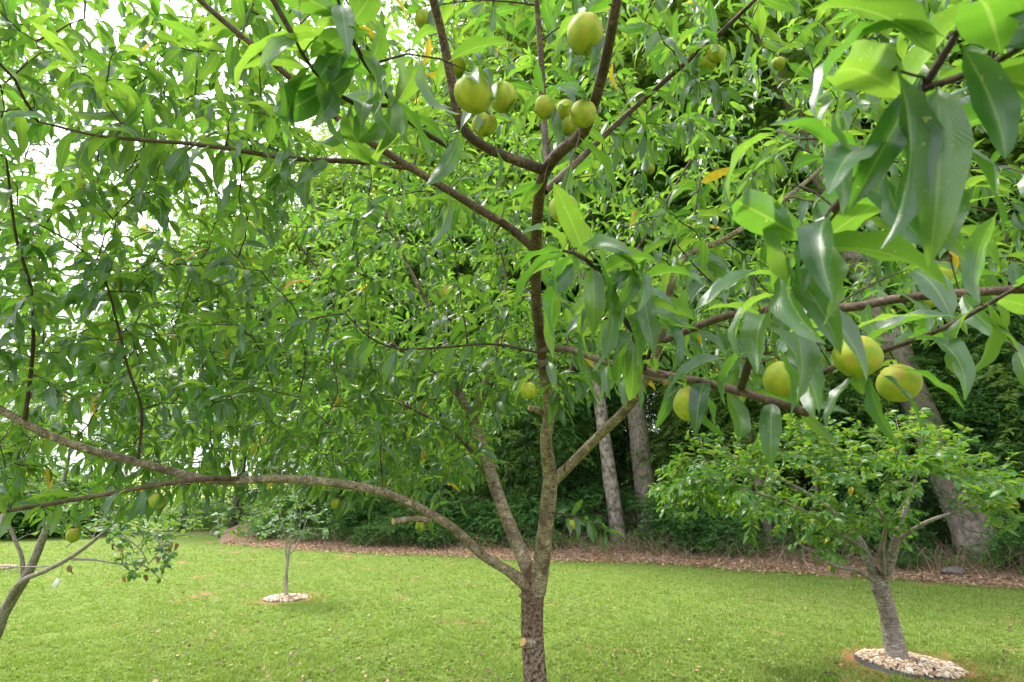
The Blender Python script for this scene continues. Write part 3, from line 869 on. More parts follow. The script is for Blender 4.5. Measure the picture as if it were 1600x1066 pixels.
# ------------------------------------------------------------------ peaches
PEACHES = [  # px, py, diameter in px, label
    (740, 146, 62, "large green-yellow peach pressed against an upright red-brown branch"),
    (786, 152, 46, "half-hidden peach tucked behind the large peach on the upright branch"),
    (757, 194, 40, "peach hanging just under the two touching peaches"),
    (914, 52, 62, "large green peach with a faint blush by the topmost leaning branch"),
    (911, 178, 45, "round green peach resting in the crook of the leaning branch"),
    (851, 167, 36, "smaller green peach in the cluster beside the forking branches"),
    (884, 172, 34, "green peach half hidden behind a folded leaf in the cluster"),
    (893, 197, 34, "green peach peeking out under the round peach in the crook"),
    (881, 326, 48, "peach with a brown bruise hanging beside the leader, a leaf across it"),
    (1118, 84, 29, "small green peach high on the thin rising branch, one of two touching"),
    (1107, 99, 26, "small peach tucked under its twin on the thin rising branch"),
    (826, 610, 27, "lone small peach on a short spur beside the leader"),
    (1076, 631, 50, "pear-shaped yellow-green peach hanging from the cut low limb"),
    (1340, 556, 70, "biggest peach, yellow with a russet spot, above a fan of leaves"),
    (1222, 592, 58, "peach behind drooping leaves near the low limb's cut end"),
    (1404, 598, 62, "peach mostly hidden behind the fan of leaves below the biggest peach"),
    (246, 783, 25, "small peach hanging beneath the long arching limb"),
    (115, 836, 22, "small peach dangling among the lowest leaves over the round-leaved tree"),
    (525, 787, 17, "tiny yellow peach alone below the arching limb above the lawn"),
    (656, 822, 17, "tiny peach beside the pruned stub"),
    (893, 820, 17, "tiny peach on the small twig growing from the trunk"),
    (662, 30, 30, "green peach behind the upright branch near a yellow leaf"),
    (712, 100, 34, "shaded peach behind the upright branch above the large peach"),
    (1472, 430, 42, "shaded peach beneath a twig on the long side branch"),
    (1455, 470, 24, "small peach just below the long side branch"),
    (70, 490, 24, "small peach beside the rising branch at the end of the arching limb"),
    (1216, 100, 22, "small green peach among fine leaves behind the big close leaves"),
    (480, 312, 16, "tiny green peach deep among fine leaves under the long thin branch"),
    (1015, 264, 18, "tiny green peach deep in the fine leaves past the leader"),
]
m, n, l = new_mat("peach_skin")
tc = n.new("ShaderNodeTexCoord"); oi = n.new("ShaderNodeObjectInfo")
shift = n.new("ShaderNodeVectorMath"); shift.operation = 'ADD'
sc3 = n.new("ShaderNodeCombineXYZ")
for i in range(3):
    l.new(mathn(n, l, 'MULTIPLY', oi.outputs["Random"], 9.0 + 4 * i), sc3.inputs[i])
l.new(tc.outputs["Object"], shift.inputs[0]); l.new(sc3.outputs[0], shift.inputs[1])
a = noise(n, l, 1.6, 3, 0.5, shift.outputs[0])
c = ramp(n, l, a, [(0.35, (0.205, 0.285, 0.018)), (0.6, (0.34, 0.36, 0.028))])
b = noise(n, l, 1.3, 4, 0.6, shift.outputs[0])
c = mixc(n, l, mathn(n, l, 'MULTIPLY', mathn(n, l, 'SUBTRACT', b, 0.56, True), 5.0, True), c, (0.42, 0.22, 0.06))
sq = noise(n, l, 9.0, 2, 0.5, shift.outputs[0])
c = mixc(n, l, mathn(n, l, 'MULTIPLY', mathn(n, l, 'SUBTRACT', sq, 0.66, True), 6.0, True), c, (0.16, 0.12, 0.03))
so = n.new("ShaderNodeSeparateXYZ"); l.new(tc.outputs["Object"], so.inputs[0])
bl = mathn(n, l, 'ADD', mathn(n, l, 'MULTIPLY', so.outputs[2], 0.55), mathn(n, l, 'MULTIPLY', noise(n, l, 2.2, 3, 0.6, shift.outputs[0]), 0.9))
c = mixc(n, l, mathn(n, l, 'MULTIPLY', mathn(n, l, 'SUBTRACT', bl, 0.72, True), 1.5, True), c, (0.50, 0.30, 0.07))
fz = noise(n, l, 60.0, 2, 0.5, shift.outputs[0])
p = finish(n, l, c, 0.6, fz, 0.12, 0.0008, 0.3)
p.inputs["Sheen Weight"].default_value = 0.08
p.inputs["Sheen Roughness"].default_value = 0.4
MAT_PEACH = m


def peach_mesh(squash, neck):
    nu, nv = 28, 18
    V = []
    for i in range(nv + 1):
        th = math.pi * i / nv
        for j in range(nu):
            ph = math.tau * j / nu
            r = 1.0
            r -= 0.11 * math.exp(-((ph - math.pi) / 0.20) ** 2) * math.sin(th) ** 0.7      # suture
            r -= 0.16 * math.exp(-(th / 0.30) ** 2)                                       # stalk dimple
            r += 0.07 * math.exp(-((math.pi - th) / 0.20) ** 2)                           # tip
            x, y, z = r * math.sin(th) * math.cos(ph), r * math.sin(th) * math.sin(ph), r * math.cos(th)
            k = 1 - neck * max(z, 0)
            V.append((x * k, y * 0.94 * k, z * squash))
    Fa = []
    for i in range(nv):
        for j in range(nu):
            Fa.append((i * nu + j, (i + 1) * nu + j, (i + 1) * nu + (j + 1) % nu, i * nu + (j + 1) % nu))
    return fast_mesh("peach", V, Fa)


PM = [peach_mesh(0.95, 0.04), peach_mesh(1.0, 0.10), peach_mesh(1.12, 0.30)]
for q in PM:
    q.materials.append(MAT_PEACH)
stalk_me, _ = tube_mesh("stalk", [(0, 0, 0.70, .09), (0.05, 0, 1.0, .06), (0.1, 0.03, 1.3, .07)], 6, 0.2)
peach_hooks = []
g = np.random.default_rng(21)
for k, (px, py, dia, lab) in enumerate(PEACHES):
    real = 0.062 if dia > 40 else 0.056
    d = F * real / dia
    p = at(px, py, d)
    o = add("peach", PM[2 if dia == 50 else k % 2], None, None, label=lab, category="peach", group="green peaches hanging on the peach tree")
    o.location = p; o.scale = tuple(real / 2 * g.uniform(.93, 1.06, 3))
    o.rotation_euler = (g.uniform(-.3, .3), g.uniform(-.3, .3), math.pi / 2 + g.normal(0, .9))
    st = add("stalk", stalk_me, MAT_TWIG, o)
    peach_hooks.append(p + np.array((0, 0, real * 0.60)))

# leaves that stand out singly: where each leaves its twig and where its tip hangs
SINGLE = [(1345, 582, 1300, 668, .78), (1358, 584, 1366, 690, .78), (1375, 584, 1447, 676, .77), (1388, 572, 1497, 642, .76), (1168, 548, 1115, 622, .85), (1212, 540, 1252, 634, .82), (1135, 560, 1062, 600, .9),
          (1300, 215, 1332, 322, .50), (1252, 218, 1172, 305, .52), (1400, 105, 1492, 355, .42), (1335, 100, 1288, 245, .46), (1215, 205, 1108, 305, .55), (1392, 35, 1255, 150, .45), (1500, 70, 1592, 235, .40), (1452, 185, 1558, 372, .43),
          (1385, 265, 1392, 402, .48), (1228, 290, 1212, 470, .58), (1440, 120, 1385, 300, .44), (1480, 60, 1330, 40, .42), (1300, 330, 1225, 440, .56), (1250, 400, 1330, 470, .64), (1195, 500, 1110, 480, .76), (1520, 480, 1470, 590, .80), (1540, 470, 1590, 580, .78), (1460, 520, 1420, 440, .84),
          (902, 388, 842, 520, .84), (922, 392, 968, 490, .85), (892, 402, 848, 545, .86), (935, 390, 1042, 432, .86), (884, 392, 802, 420, .83), (962, 525, 940, 622, 1.0), (912, 500, 902, 640, .98), (988, 520, 958, 602, 1.05), (975, 470, 1040, 540, .98), (930, 420, 990, 560, .9), (1005, 480, 1070, 520, 1.02),
          (545, 72, 452, 205, .86), (562, 100, 470, 250, .90), (588, 98, 612, 190, .95), (535, 165, 542, 300, .92), (505, 55, 398, 110, .85), (520, 120, 398, 200, .88), (610, 150, 665, 260, 1.05), (560, 40, 500, 10, .86), (600, 60, 640, 150, .98), (490, 100, 440, 190, .86), (640, 180, 690, 250, 1.2), (655, 200, 560, 250, 1.2),
          (720, 200, 690, 300, 1.2), (1180, 420, 1120, 500, .8), (1450, 300, 1430, 420, .7), (1560, 330, 1530, 470, .6), (775, 230, 790, 300, 1.25), (905, 215, 960, 300, 1.2), (700, 300, 712, 385, 1.5), (850, 285, 822, 330, 1.4)]
YELLOW = [(598, -8, 632, 32, 1.1), (670, 56, 667, 104, 1.3), (958, 98, 952, 142, 1.4), (1256, 506, 1282, 550, .9), (527, 212, 520, 238, 1.7), (528, 615, 526, 640, 2.6), (1480, 385, 1500, 420, 1.0), (185, 520, 178, 545, 2.0)]
n_green = len(SINGLE)
SINGLE = SINGLE + YELLOW
single_base = [at(a, b, d) for a, b, c_, d_, d in SINGLE]

# ------------------------------------------------------------------ grow twigs towards points of the crown
GX = np.array([0, 200, 400, 600, 800, 1000, 1200, 1400, 1600.])
GY = np.array([0, 200, 400, 600, 800.])
DMIN = np.array([[1.45, 1.5, 1.4, 1.35, 1.4, 1.45, 1.2, 1.05, 1.0],
                 [1.4, 1.45, 1.55, 1.6, 1.6, 1.65, 1.3, 1.1, 1.0],
                 [1.6, 1.9, 2.3, 2.4, 1.8, 1.5, 1.3, 1.1, 1.0],
                 [1.65, 2.0, 2.6, 2.7, 2.4, 1.5, 1.2, 1.05, .95],
                 [1.75, 2.0, 2.3, 2.5, 2.5, 1.6, 1.2, 1.1, 1.0]])
LOWX = np.array([-200, 0, 60, 130, 230, 300, 420, 520, 600, 680, 770, 790, 880, 900, 960, 1010, 1100, 1180, 1300, 1400, 1480, 1600, 1800.])
LOWY = np.array([800, 800, 812, 812, 790, 770, 772, 772, 775, 775, 740, 640, 640, 640, 600, 590, 600, 650, 620, 560, 520, 500, 480.])


def bilin(px, py):
    x = np.clip(px, 0, 1600); y = np.clip(py, 0, 800)
    i = np.clip(np.searchsorted(GX, x) - 1, 0, 7); j = np.clip(np.searchsorted(GY, y) - 1, 0, 3)
    tx = (x - GX[i]) / 200; ty = (y - GY[j]) / 200
    return (DMIN[j, i] * (1 - tx) * (1 - ty) + DMIN[j, i + 1] * tx * (1 - ty) + DMIN[j + 1, i] * (1 - tx) * ty + DMIN[j + 1, i + 1] * tx * ty)


def crown_targets(rng, n):
    out = []
    cen, rad = np.array((-0.15, 2.95, 2.5)), np.array((3.4, 2.95, 1.8))
    while len(out) < n:
        P = cen + rng.uniform(-1, 1, (4000, 3)) * rad
        q = ((P - cen) / rad)
        ok = ((q ** 2).sum(1) < 1) & (P[:, 2] > 1.0) & (np.linalg.norm(P - np.array((0, 0, CAMZ)), axis=1) > 0.8)
        P = P[ok]
        px, py, d = project(P)
        inside = (px > -120) & (px < 1720) & (py > -120) & (d > 0.3)
        low = np.interp(px, LOWX, LOWY)
        good = inside & (py < low) & (d > bilin(px, py))
        # thin where the sky shows at the upper left, and where the wood shows low down
        thin = np.ones(len(P))
        thin[(px < 330) & (py < 330)] = 0.75
        thin[(px > 880) & (py > 560)] = 0.22
        thin[(px > 1250) & (py > 300)] = 0.5
        thin[(d < 1.6)] *= 0.75
        good &= rng.uniform(0, 1, len(P)) < thin
        behind = (~inside) & (rng.uniform(0, 1, len(P)) < 0.22) & (P[:, 2] > 1.5) & (P[:, 1] > 0.3)
        out.extend(P[good | behind])
    return np.array(out[:n])


N_TARGET = 2500
def region_targets(rng, n, x0, x1, y0, y1, d0, d1):
    x, y, d = rng.uniform(x0, x1, n), rng.uniform(y0, y1, n), rng.uniform(d0, d1, n)
    k = y < np.interp(x, LOWX, LOWY)
    return np.array([at(a, b, c) for a, b, c in zip(x[k], y[k], d[k])])


_r = np.random.default_rng(6)
targets = np.vstack([np.array(peach_hooks), np.array(single_base), crown_targets(np.random.default_rng(5), N_TARGET),
                     region_targets(_r, 130, -60, 420, 360, 640, 1.75, 2.8), region_targets(_r, 190, -60, 600, 500, 800, 2.3, 3.6), region_targets(_r, 150, -40, 460, -30, 360, 1.5, 3.0),
                     region_targets(_r, 120, 540, 830, 540, 770, 2.6, 4.0), region_targets(_r, 50, 860, 1000, 500, 680, 1.9, 3.2)])
is_hook = np.arange(len(targets)) < len(peach_hooks) + len(single_base)
is_single = is_hook & (np.arange(len(targets)) >= len(peach_hooks))
nodes = np.vstack(tree_nodes)
plen = np.linalg.norm(nodes - fork, axis=1) * 0.25
best = np.full(len(targets), 1e9); bi = np.zeros(len(targets), int)


def relax(new, newlen, off):
    d = np.linalg.norm(targets[:, None, :] - new[None], axis=2) + newlen[None] * 0.35
    j = d.argmin(1); v = d[np.arange(len(targets)), j]
    s = v < best
    best[s] = v[s]; bi[s] = j[s] + off


nodes_list = nodes.copy(); len_list = plen.copy()
for i0 in range(0, len(nodes), 400):
    relax(nodes[i0:i0 + 400], plen[i0:i0 + 400], i0)
done = np.zeros(len(targets), bool)
twigs, shoots = [], []
for step_i in range(len(targets)):
    c = np.where(done, 1e9, best - np.where(is_hook, 5.0, 0)).argmin()
    done[c] = True
    a, b = nodes_list[bi[c]], targets[c]
    L = np.linalg.norm(b - a)
    ctrl = (a + b) / 2 + np.array((0, 0, 0.16 * L)) + RNG.normal(0, 0.07 * L, 3)
    k = max(3, int(L / 0.06) + 1)
    t = np.linspace(0, 1, k + 1)[:, None]
    P = (1 - t) ** 2 * a + 2 * t * (1 - t) * ctrl + t ** 2 * b
    P[1:-1] += RNG.normal(0, 0.0008 if is_hook[c] else 0.005, (k - 1, 3))
    r0 = min(0.0022 + 0.0042 * L, 0.0062)
    if is_hook[c]:
        r0 *= 0.75 if not is_single[c] else 0.45
    twigs.append((P, np.linspace(r0, 0.0011, k + 1)))
    if not is_single[c]:
        shoots.append((P, L, bool(is_hook[c])))
    off = len(nodes_list)
    nodes_list = np.vstack([nodes_list, P[1:]])
    nl = len_list[bi[c]] + t[1:, 0] * L
    len_list = np.concatenate([len_list, nl])
    relax(P[1:], nl, off)
tw = add("twigs", joined_tubes("twigs", twigs, 5), MAT_TWIG, peach, kind="stuff")

# ------------------------------------------------------------------ peach leaves
LV = []
g = np.random.default_rng(2)
for k in range(12):
    LV.append(blade(8, 3, g.uniform(0.6, 2.1), g.uniform(0.15, 0.65), g.uniform(-0.10, 0.10), g.uniform(0.08, 0.28), g.uniform(0.225, 0.285), g.uniform(0, 6)))
LV_NEAR = []
g = np.random.default_rng(2)
for k in range(12):
    LV_NEAR.append(blade(11, 5, g.uniform(0.6, 2.1), g.uniform(0.15, 0.65), g.uniform(-0.10, 0.10), g.uniform(0.08, 0.28), g.uniform(0.225, 0.285), g.uniform(0, 6)))


def shoot_leaves(rng, P, start, spacing, out, size=(0.10, 0.15), az0=None):
    seg = np.linalg.norm(np.diff(P, axis=0), axis=1)
    s = np.concatenate([[0], np.cumsum(seg)])
    L = s[-1]
    pos = np.arange(start * L, L, spacing)
    pos = np.concatenate([pos, [L * 0.985, L * 0.995, L]])
    az = rng.uniform(0, 6.28) if az0 is None else az0
    for w in pos:
        i = min(np.searchsorted(s, w, side='right') - 1, len(seg) - 1)
        f = (w - s[i]) / (seg[i] + 1e-9)
        p = P[i] * (1 - f) + P[i + 1] * f
        ax = unit(P[i + 1] - P[i])
        az += 2.4 + rng.normal(0, 0.25)
        u = unit(np.cross(ax, (0.13, 0.31, 0.94))); v = np.cross(ax, u)
        rad = u * math.cos(az) + v * math.sin(az)
        d = 0.5 * ax + 0.85 * rad + np.array((0, 0, -0.30)) + rng.normal(0, 0.2, 3)
        up = np.array((0, 0, 1.0)) + 0.35 * rad + rng.normal(0, 0.15, 3)
        sz = rng.uniform(*size) * (0.72 if w > 0.98 * L else 1.0)
        out.append((p, d, up, rng.normal(0, 0.5), sz))


leaves = []
g = np.random.default_rng(33)
for P, L, hook in shoots:
    if hook:
        shoot_leaves(g, P, 0.45, 0.05, leaves, (0.10, 0.145))
    else:
        shoot_leaves(g, P, 0.25 if L < 0.4 else 0.4, 0.021, leaves, (0.085, 0.135))
for nm, st, sp in (("near_right", 0.40, 0.016), ("near_right_top", 0.1, 0.022), ("near_right_side", 0.10, 0.028), ("centre_near", 0.3, 0.021), ("centre_near_side", 0.35, 0.024),
                   ("upper_near", 0.3, 0.019), ("upper_near_side", 0.25, 0.02), ("low_twig", 0.25, 0.04), ("small_twig", 0.45, 0.02), ("long_left", 0.15, 0.028),
                   ("left_riser", 0.2, 0.04), ("inner_riser", 0.2, 0.04), ("right_long", 0.45, 0.035), ("right_low", 0.45, 0.05), ("left_low", 0.3, 0.05), ("top_right", 0.3, 0.04)):
    shoot_leaves(g, PT[nm][:, :3], st, sp, leaves, (0.115, 0.155) if "near" in nm else (0.10, 0.15))
for (a_, b_, c_, e_, d_), p0 in zip(SINGLE, single_base):
    p1 = at(c_, e_, d_ + g.uniform(-.03, .03))
    v = p1 - p0; L_ = np.linalg.norm(v)
    leaves.append((p0, unit(v) + np.array((0, 0, 0.42)) + g.normal(0, .06, 3), np.array((0, -0.35, 1.0)) + g.normal(0, .2, 3), g.normal(0, .45), L_ * 1.12))
LP = np.array([q[0] for q in leaves]); LD = unit(np.array([q[1] for q in leaves])); LU = np.array([q[2] for q in leaves])
LR = np.array([q[3] for q in leaves]); LS = np.array([q[4] for q in leaves])
tipc = LP + LD * LS[:, None] * 0.5 - np.array((0, 0, 0.03))
dist = np.linalg.norm(tipc - np.array((0, 0, CAMZ)), axis=1)
px, py, dep = project(tipc)
low = np.interp(px, LOWX, LOWY) + 70
n_one = len(SINGLE)
keep = (dist > 0.27) & ~((dist < 1.15) & (px < 380) & (dep > 0)) & ~((dist < 0.55) & ((px < 1150) | (py > 560)) & (dep > 0)) & ~((dist < 2.5) & (py > low) & (dep > 0) & (py < 1300) & (px > 150))
keep[-n_one:] = True
limb_y = np.interp(px, [0, 100, 215, 330, 440, 540, 620, 700, 760], [640, 690, 722, 750, 748, 757, 777, 820, 868])
keep &= ~((np.abs(py - limb_y + 8) < 34) & (px > 0) & (px < 790) & (dep < 2.35) & (dep > 0) & (np.random.default_rng(9).uniform(0, 1, len(px)) < 0.45))
LP, LD, LU, LR, LS, dist, px, py, dep = [q[keep] for q in (LP, LD, LU, LR, LS, dist, px, py, dep)]
RM = frames(LD, LU, LR)
vi = np.random.default_rng(3).integers(0, 12, len(LP))
score = np.where((px > -40) & (px < 1640) & (py > -60) & (py < 1080) & (dep > 0.1), LS / dist, 0)
order = np.argsort(-score)
yel = np.arange(len(LP) - len(YELLOW), len(LP))
order = np.concatenate([yel, order[~np.isin(order, yel)]])
near, rest = order[:300], order[300:]
yellow_me = fast_mesh('yellow_leaf', *LV_NEAR[4]); yellow_me.materials.append(MAT_YELLOW_LEAF)
near_me = []
for V, Fa, UV in LV_NEAR:
    me = fast_mesh("leaf", V, Fa, UV); me.materials.append(MAT_PEACH_LEAF_GREEN); near_me.append(me)
for i in near:
    o = add("leaf", yellow_me if i >= len(LP) - len(YELLOW) else near_me[vi[i]], None, peach)
    if i >= len(LP) - len(YELLOW):
        o["label"] = "yellowed leaf among the green"
    M = Matrix([list(RM[i][r] * LS[i]) + [LP[i][r]] for r in range(3)] + [[0, 0, 0, 1]])
    o.matrix_local = M
add("foliage", join_leaves("foliage", LV, vi[rest], RM[rest], LS[rest], LP[rest]), MAT_PEACH_LEAF, peach, kind="stuff")
print("PEACH leaves", len(LP), "twigs", len(twigs))


# ------------------------------------------------------------------ smaller trees on the lawn
def grow_small(rng, skeleton, targets, pen=0.3):
    nod = skeleton.copy(); ln = np.zeros(len(nod)); tw = []
    rem = list(range(len(targets)))
    B = np.linalg.norm(targets[:, None] - nod[None], axis=2)
    bj = B.argmin(1); bd = B.min(1)
    done = np.zeros(len(targets), bool)
    for _ in rem:
        c = np.where(done, 1e9, bd).argmin(); done[c] = True
        a, b = nod[bj[c]], targets[c]; L = np.linalg.norm(b - a)
        k = max(3, int(L / 0.08) + 1); t = np.linspace(0, 1, k + 1)[:, None]
        ctrl = (a + b) / 2 + np.array((0, 0, 0.08 * L)) + rng.normal(0, 0.06 * L, 3)
        P = (1 - t) ** 2 * a + 2 * t * (1 - t) * ctrl + t ** 2 * b
        tw.append(P)
        nl = ln[bj[c]] + L * t[1:, 0]
        d = np.linalg.norm(targets[:, None] - P[1:][None], axis=2) + pen * nl[None]
        j = d.argmin(1); v = d[np.arange(len(targets)), j]
        s = v < bd; bd[s] = v[s]; bj[s] = j[s] + len(nod)
        nod = np.vstack([nod, P[1:]]); ln = np.concatenate([ln, nl])
    return tw


def twig_leaves(rng, tw, spacing, size, start=0.2, droop=-0.2, spread=0.9):
    out = []
    for P in tw:
        seg = np.linalg.norm(np.diff(P, axis=0), axis=1); s = np.concatenate([[0], np.cumsum(seg)]); L = s[-1]
        sgn = 1
        for w in np.concatenate([np.arange(start * L, L, spacing), [L * .99, L]]):
            i = min(np.searchsorted(s, w, side='right') - 1, len(seg) - 1)
            f = (w - s[i]) / (seg[i] + 1e-9); p = P[i] * (1 - f) + P[i + 1] * f
            ax = unit(P[i + 1] - P[i]); sd = unit(np.cross(ax, (0, 0, 1)) + 1e-3)
            sgn = -sgn
            d = 0.6 * ax + spread * sgn * sd + np.array((0, 0, droop)) + rng.normal(0, 0.28, 3)
            out.append((p, d, np.array((0, 0, 1.0)) + rng.normal(0, 0.3, 3), rng.normal(0, .3), rng.uniform(*size)))
    return [np.array([q[i] for q in out]) for i in range(5)]


def lawn_tree(name, label, base, trunk_rows, limb_rows, targets, bark, lmat, variants, spacing, size, seed, droop=-0.2, n_part=0, tw_r=0.005, start=0.2, bump=0.06):
    t = thing(name, label, "tree", tuple(base))
    base = np.array(base)
    rel = lambda rows: [tuple(np.array(r[:3]) - base) + (r[3],) for r in rows]
    me, S = tube_mesh("trunk", rel(trunk_rows), 14, 0.03, bump, seed)
    add("trunk", me, bark, t)
    sk = [S[len(S) * 2 // 3:, :3]]
    for r in limb_rows:
        me, S = tube_mesh("limb", rel(r), 9, 0.04, bump * .6, seed)
        add("limb", me, bark, t); sk.append(S[3:, :3])
    rng = np.random.default_rng(seed)
    tw = grow_small(rng, np.vstack(sk), np.array(targets) - base)
    add("twigs", joined_tubes("twigs", [(P, np.linspace(min(tw_r, 0.002 + 0.006 * len(P) * .08), 0.0012, len(P))) for P in tw], 5), bark, t, kind="stuff")
    P, D, U, R, S_ = twig_leaves(rng, tw, spacing, size, start, droop)
    RM = frames(unit(D), U, R); vi = rng.integers(0, len(variants), len(P))
    dist = np.linalg.norm(P + base - np.array((0, 0, CAMZ)), axis=1)
    order = np.argsort(dist / S_)
    pm = []
    for V, Fa, UV in variants:
        me = fast_mesh("leaf", V, Fa, UV); me.materials.append(lmat); pm.append(me)
    for i in order[:n_part]:
        o = add("leaf", pm[vi[i]], None, t)
        o.matrix_local = Matrix([list(RM[i][r] * S_[i]) + [P[i][r]] for r in range(3)] + [[0, 0, 0, 1]])
    r = order[n_part:]
    add("foliage", join_leaves("foliage", variants, vi[r], RM[r], S_[r], P[r]), lmat, t, kind="stuff")
    return t


g = np.random.default_rng(8)
CH_LEAF = [blade(5, 3, g.uniform(.2, .9), g.uniform(.1, .4), 0, .08, g.uniform(.40, .52), g.uniform(0, 6), 0.08) for _ in range(6)]
RD_LEAF = [blade(5, 3, g.uniform(.1, .6), g.uniform(.1, .35), 0, .05, g.uniform(.62, .78), g.uniform(0, 6), 0.1) for _ in range(5)]

# cherry on the right, leaning trunk, wide flat crown
DC = 5.24
cb = np.array((RING_R[0] - 0.06, RING_R[1] + 0.02, 0.0))
tr = [(cb[0], cb[1], -0.12, .115), (cb[0], cb[1], 0.03, .098), tuple(at(1394, 985, DC)) + (.080,), tuple(at(1384, 945, DC)) + (.073,), tuple(at(1374, 915, DC)) + (.076,), tuple(at(1370, 900, DC)) + (.05,)]
lr = [[tuple(at(1372, 912, DC)) + (.055,), tuple(at(1355, 872, DC)) + (.045,), tuple(at(1335, 835, DC + .1)) + (.036,), tuple(at(1290, 790, DC + .3)) + (.025,), tuple(at(1200, 740, DC + .5)) + (.014,), tuple(at(1120, 720, DC + .6)) + (.007,)],
      [tuple(at(1378, 910, DC)) + (.052,), tuple(at(1392, 875, DC - .1)) + (.042,), tuple(at(1402, 835, DC - .2)) + (.034,), tuple(at(1420, 780, DC - .1)) + (.018,), tuple(at(1435, 735, DC)) + (.008,)],
      [tuple(at(1372, 912, DC)) + (.022,), tuple(at(1340, 892, DC - .2)) + (.018,), tuple(at(1310, 886, DC - .3)) + (.016,), tuple(at(1285, 875, DC - .4)) + (.012,), tuple(at(1250, 850, DC - .5)) + (.007,)],
      [tuple(at(1380, 905, DC)) + (.028,), tuple(at(1378, 860, DC - .3)) + (.022,), tuple(at(1380, 810, DC - .5)) + (.014,), tuple(at(1330, 750, DC - .7)) + (.007,)],
      [tuple(at(1400, 845, DC - .2)) + (.024,), tuple(at(1450, 815, DC - .4)) + (.016,), tuple(at(1510, 795, DC - .4)) + (.007,), tuple(at(1550, 782, DC - .4)) + (.003,)],
      [tuple(at(1350, 860, DC)) + (.024,), tuple(at(1260, 800, DC - .5)) + (.014,), tuple(at(1150, 760, DC - .7)) + (.007,)]]
g = np.random.default_rng(14)
tg = []
LX = np.array([1040, 1090, 1150, 1220, 1300, 1350, 1420, 1480, 1530, 1590]); LYB = np.array([775, 800, 815, 845, 868, 840, 845, 850, 815, 785])
LYT = np.array([750, 720, 700, 690, 680, 690, 675, 700, 750, 772])
while len(tg) < 640:
    x = g.uniform(1050, 1580); d = DC + g.uniform(-0.95, 0.75)
    yb, yt = np.interp(x, LX, LYB), np.interp(x, LX, LYT)
    y = yt + (yb - yt) * g.uniform(0, 1)
    if (abs(x - 1395) < 55 and y > 830) or (1445 < x < 1530 and y > 765 and g.uniform() < .8):
        continue
    c0 = at(x, y, d)
    for q in range(g.integers(4, 11)):
        tg.append(c0 + g.normal(0, 1, 3) * np.array((.17, .16, .085)))
for k in range(60):                          # long young shoots that break the outline
    x = g.uniform(1060, 1570); d = DC + g.uniform(-.7, .4)
    tg.append(at(x + (g.uniform(-28, 6) if x < 1350 else g.uniform(-5, 22)), np.interp(x, LX, LYT) - g.uniform(8, 42), d))
for x, y in ((1045, 745), (1052, 770), (1070, 720), (1040, 758), (1085, 800), (1590, 768), (1575, 785), (1560, 758), (1110, 705), (1170, 840)):
    tg.append(at(x, y, DC - .4))
_tx, _ty, _ = project(np.array(tg))
tg = [q for q, a, b in zip(tg, _tx, _ty) if not (1438 < a < 1545 and b > (742 if a < 1500 else 795))]
cherry = lawn_tree("cherry_tree", "low spreading cherry tree with leaning ringed trunk standing in the pebble ring", cb, tr, lr, tg, MAT_CHERRY_BARK, MAT_CHERRY_LEAF, CH_LEAF, 0.022, (0.07, 0.105), 14, n_part=300, start=0.0)

# young tree in its ring, slim pale trunk
yb = np.array((RING_YOUNG[0], RING_YOUNG[1], 0.0))
DY = project(yb[None])[2][0]
tr = [(yb[0], yb[1], -0.1, .036), (yb[0], yb[1], .03, .030), tuple(at(447, 905, DY)) + (0.0248,), tuple(at(449, 880, DY)) + (0.0223,), tuple(at(452, 860, DY)) + (0.0186,), tuple(at(454, 842, DY)) + (0.0136,), tuple(at(455, 800, DY)) + (0.0074,)]
lr = [[tuple(at(449, 882, DY)) + (0.0124,), tuple(at(447, 865, DY)) + (0.0099,), tuple(at(446, 845, DY)) + (0.0087,), tuple(at(438, 800, DY)) + (0.0050,)],
      [tuple(at(451, 868, DY)) + (0.0124,), tuple(at(460, 858, DY - .1)) + (0.0099,), tuple(at(468, 843, DY - .1)) + (0.0074,), tuple(at(480, 810, DY)) + (0.0043,)],
      [tuple(at(453, 854, DY)) + (0.0112,), tuple(at(460, 845, DY)) + (0.0087,), tuple(at(468, 825, DY)) + (0.0062,), tuple(at(470, 790, DY)) + (0.0037,)],
      [tuple(at(447, 872, DY)) + (0.0074,), tuple(at(443, 850, DY + .1)) + (0.0068,), tuple(at(437, 838, DY + .1)) + (0.0056,), tuple(at(420, 800, DY + .1)) + (0.0037,)]]
g = np.random.default_rng(15)
tg = [at(g.normal(452, 30), g.uniform(760, 842), DY + g.uniform(-.5, .5)) for _ in range(130)]
lawn_tree("young_tree", "young slim pale-trunked tree standing alone in a stone ring on the lawn", yb, tr, lr, tg, MAT_PALE_BARK, MAT_ROUND_LEAF, RD_LEAF, 0.032, (0.045, 0.065), 15)

# ringed tree half out of the frame
eb = np.array((RING_EDGE[0] - 0.25, RING_EDGE[1], 0.0))
DE = project(eb[None])[2][0]
tr = [(eb[0], eb[1], -0.1, .05), (eb[0], eb[1], .03, .045), (eb[0], eb[1], .5, .036), (eb[0] + .05, eb[1], 1.1, .03), (eb[0] + .05, eb[1], 1.7, .02)]
lr = [[(eb[0], eb[1], .7, .02), (eb[0] + .3, eb[1], 1.2, .014), (eb[0] + .5, eb[1], 1.8, .008)], [(eb[0], eb[1], .8, .02), (eb[0] - .3, eb[1], 1.3, .014), (eb[0] - .5, eb[1], 1.9, .008)]]
tg = [eb + np.array((g.normal(0, .45), g.normal(0, .45), g.uniform(1.1, 2.3))) for _ in range(60)]
lawn_tree("young_tree", "young slim tree standing beyond the round-leaved tree in its own stone ring", eb, tr, lr, tg, MAT_PALE_BARK, MAT_ROUND_LEAF, RD_LEAF, 0.035, (0.05, 0.075), 16)

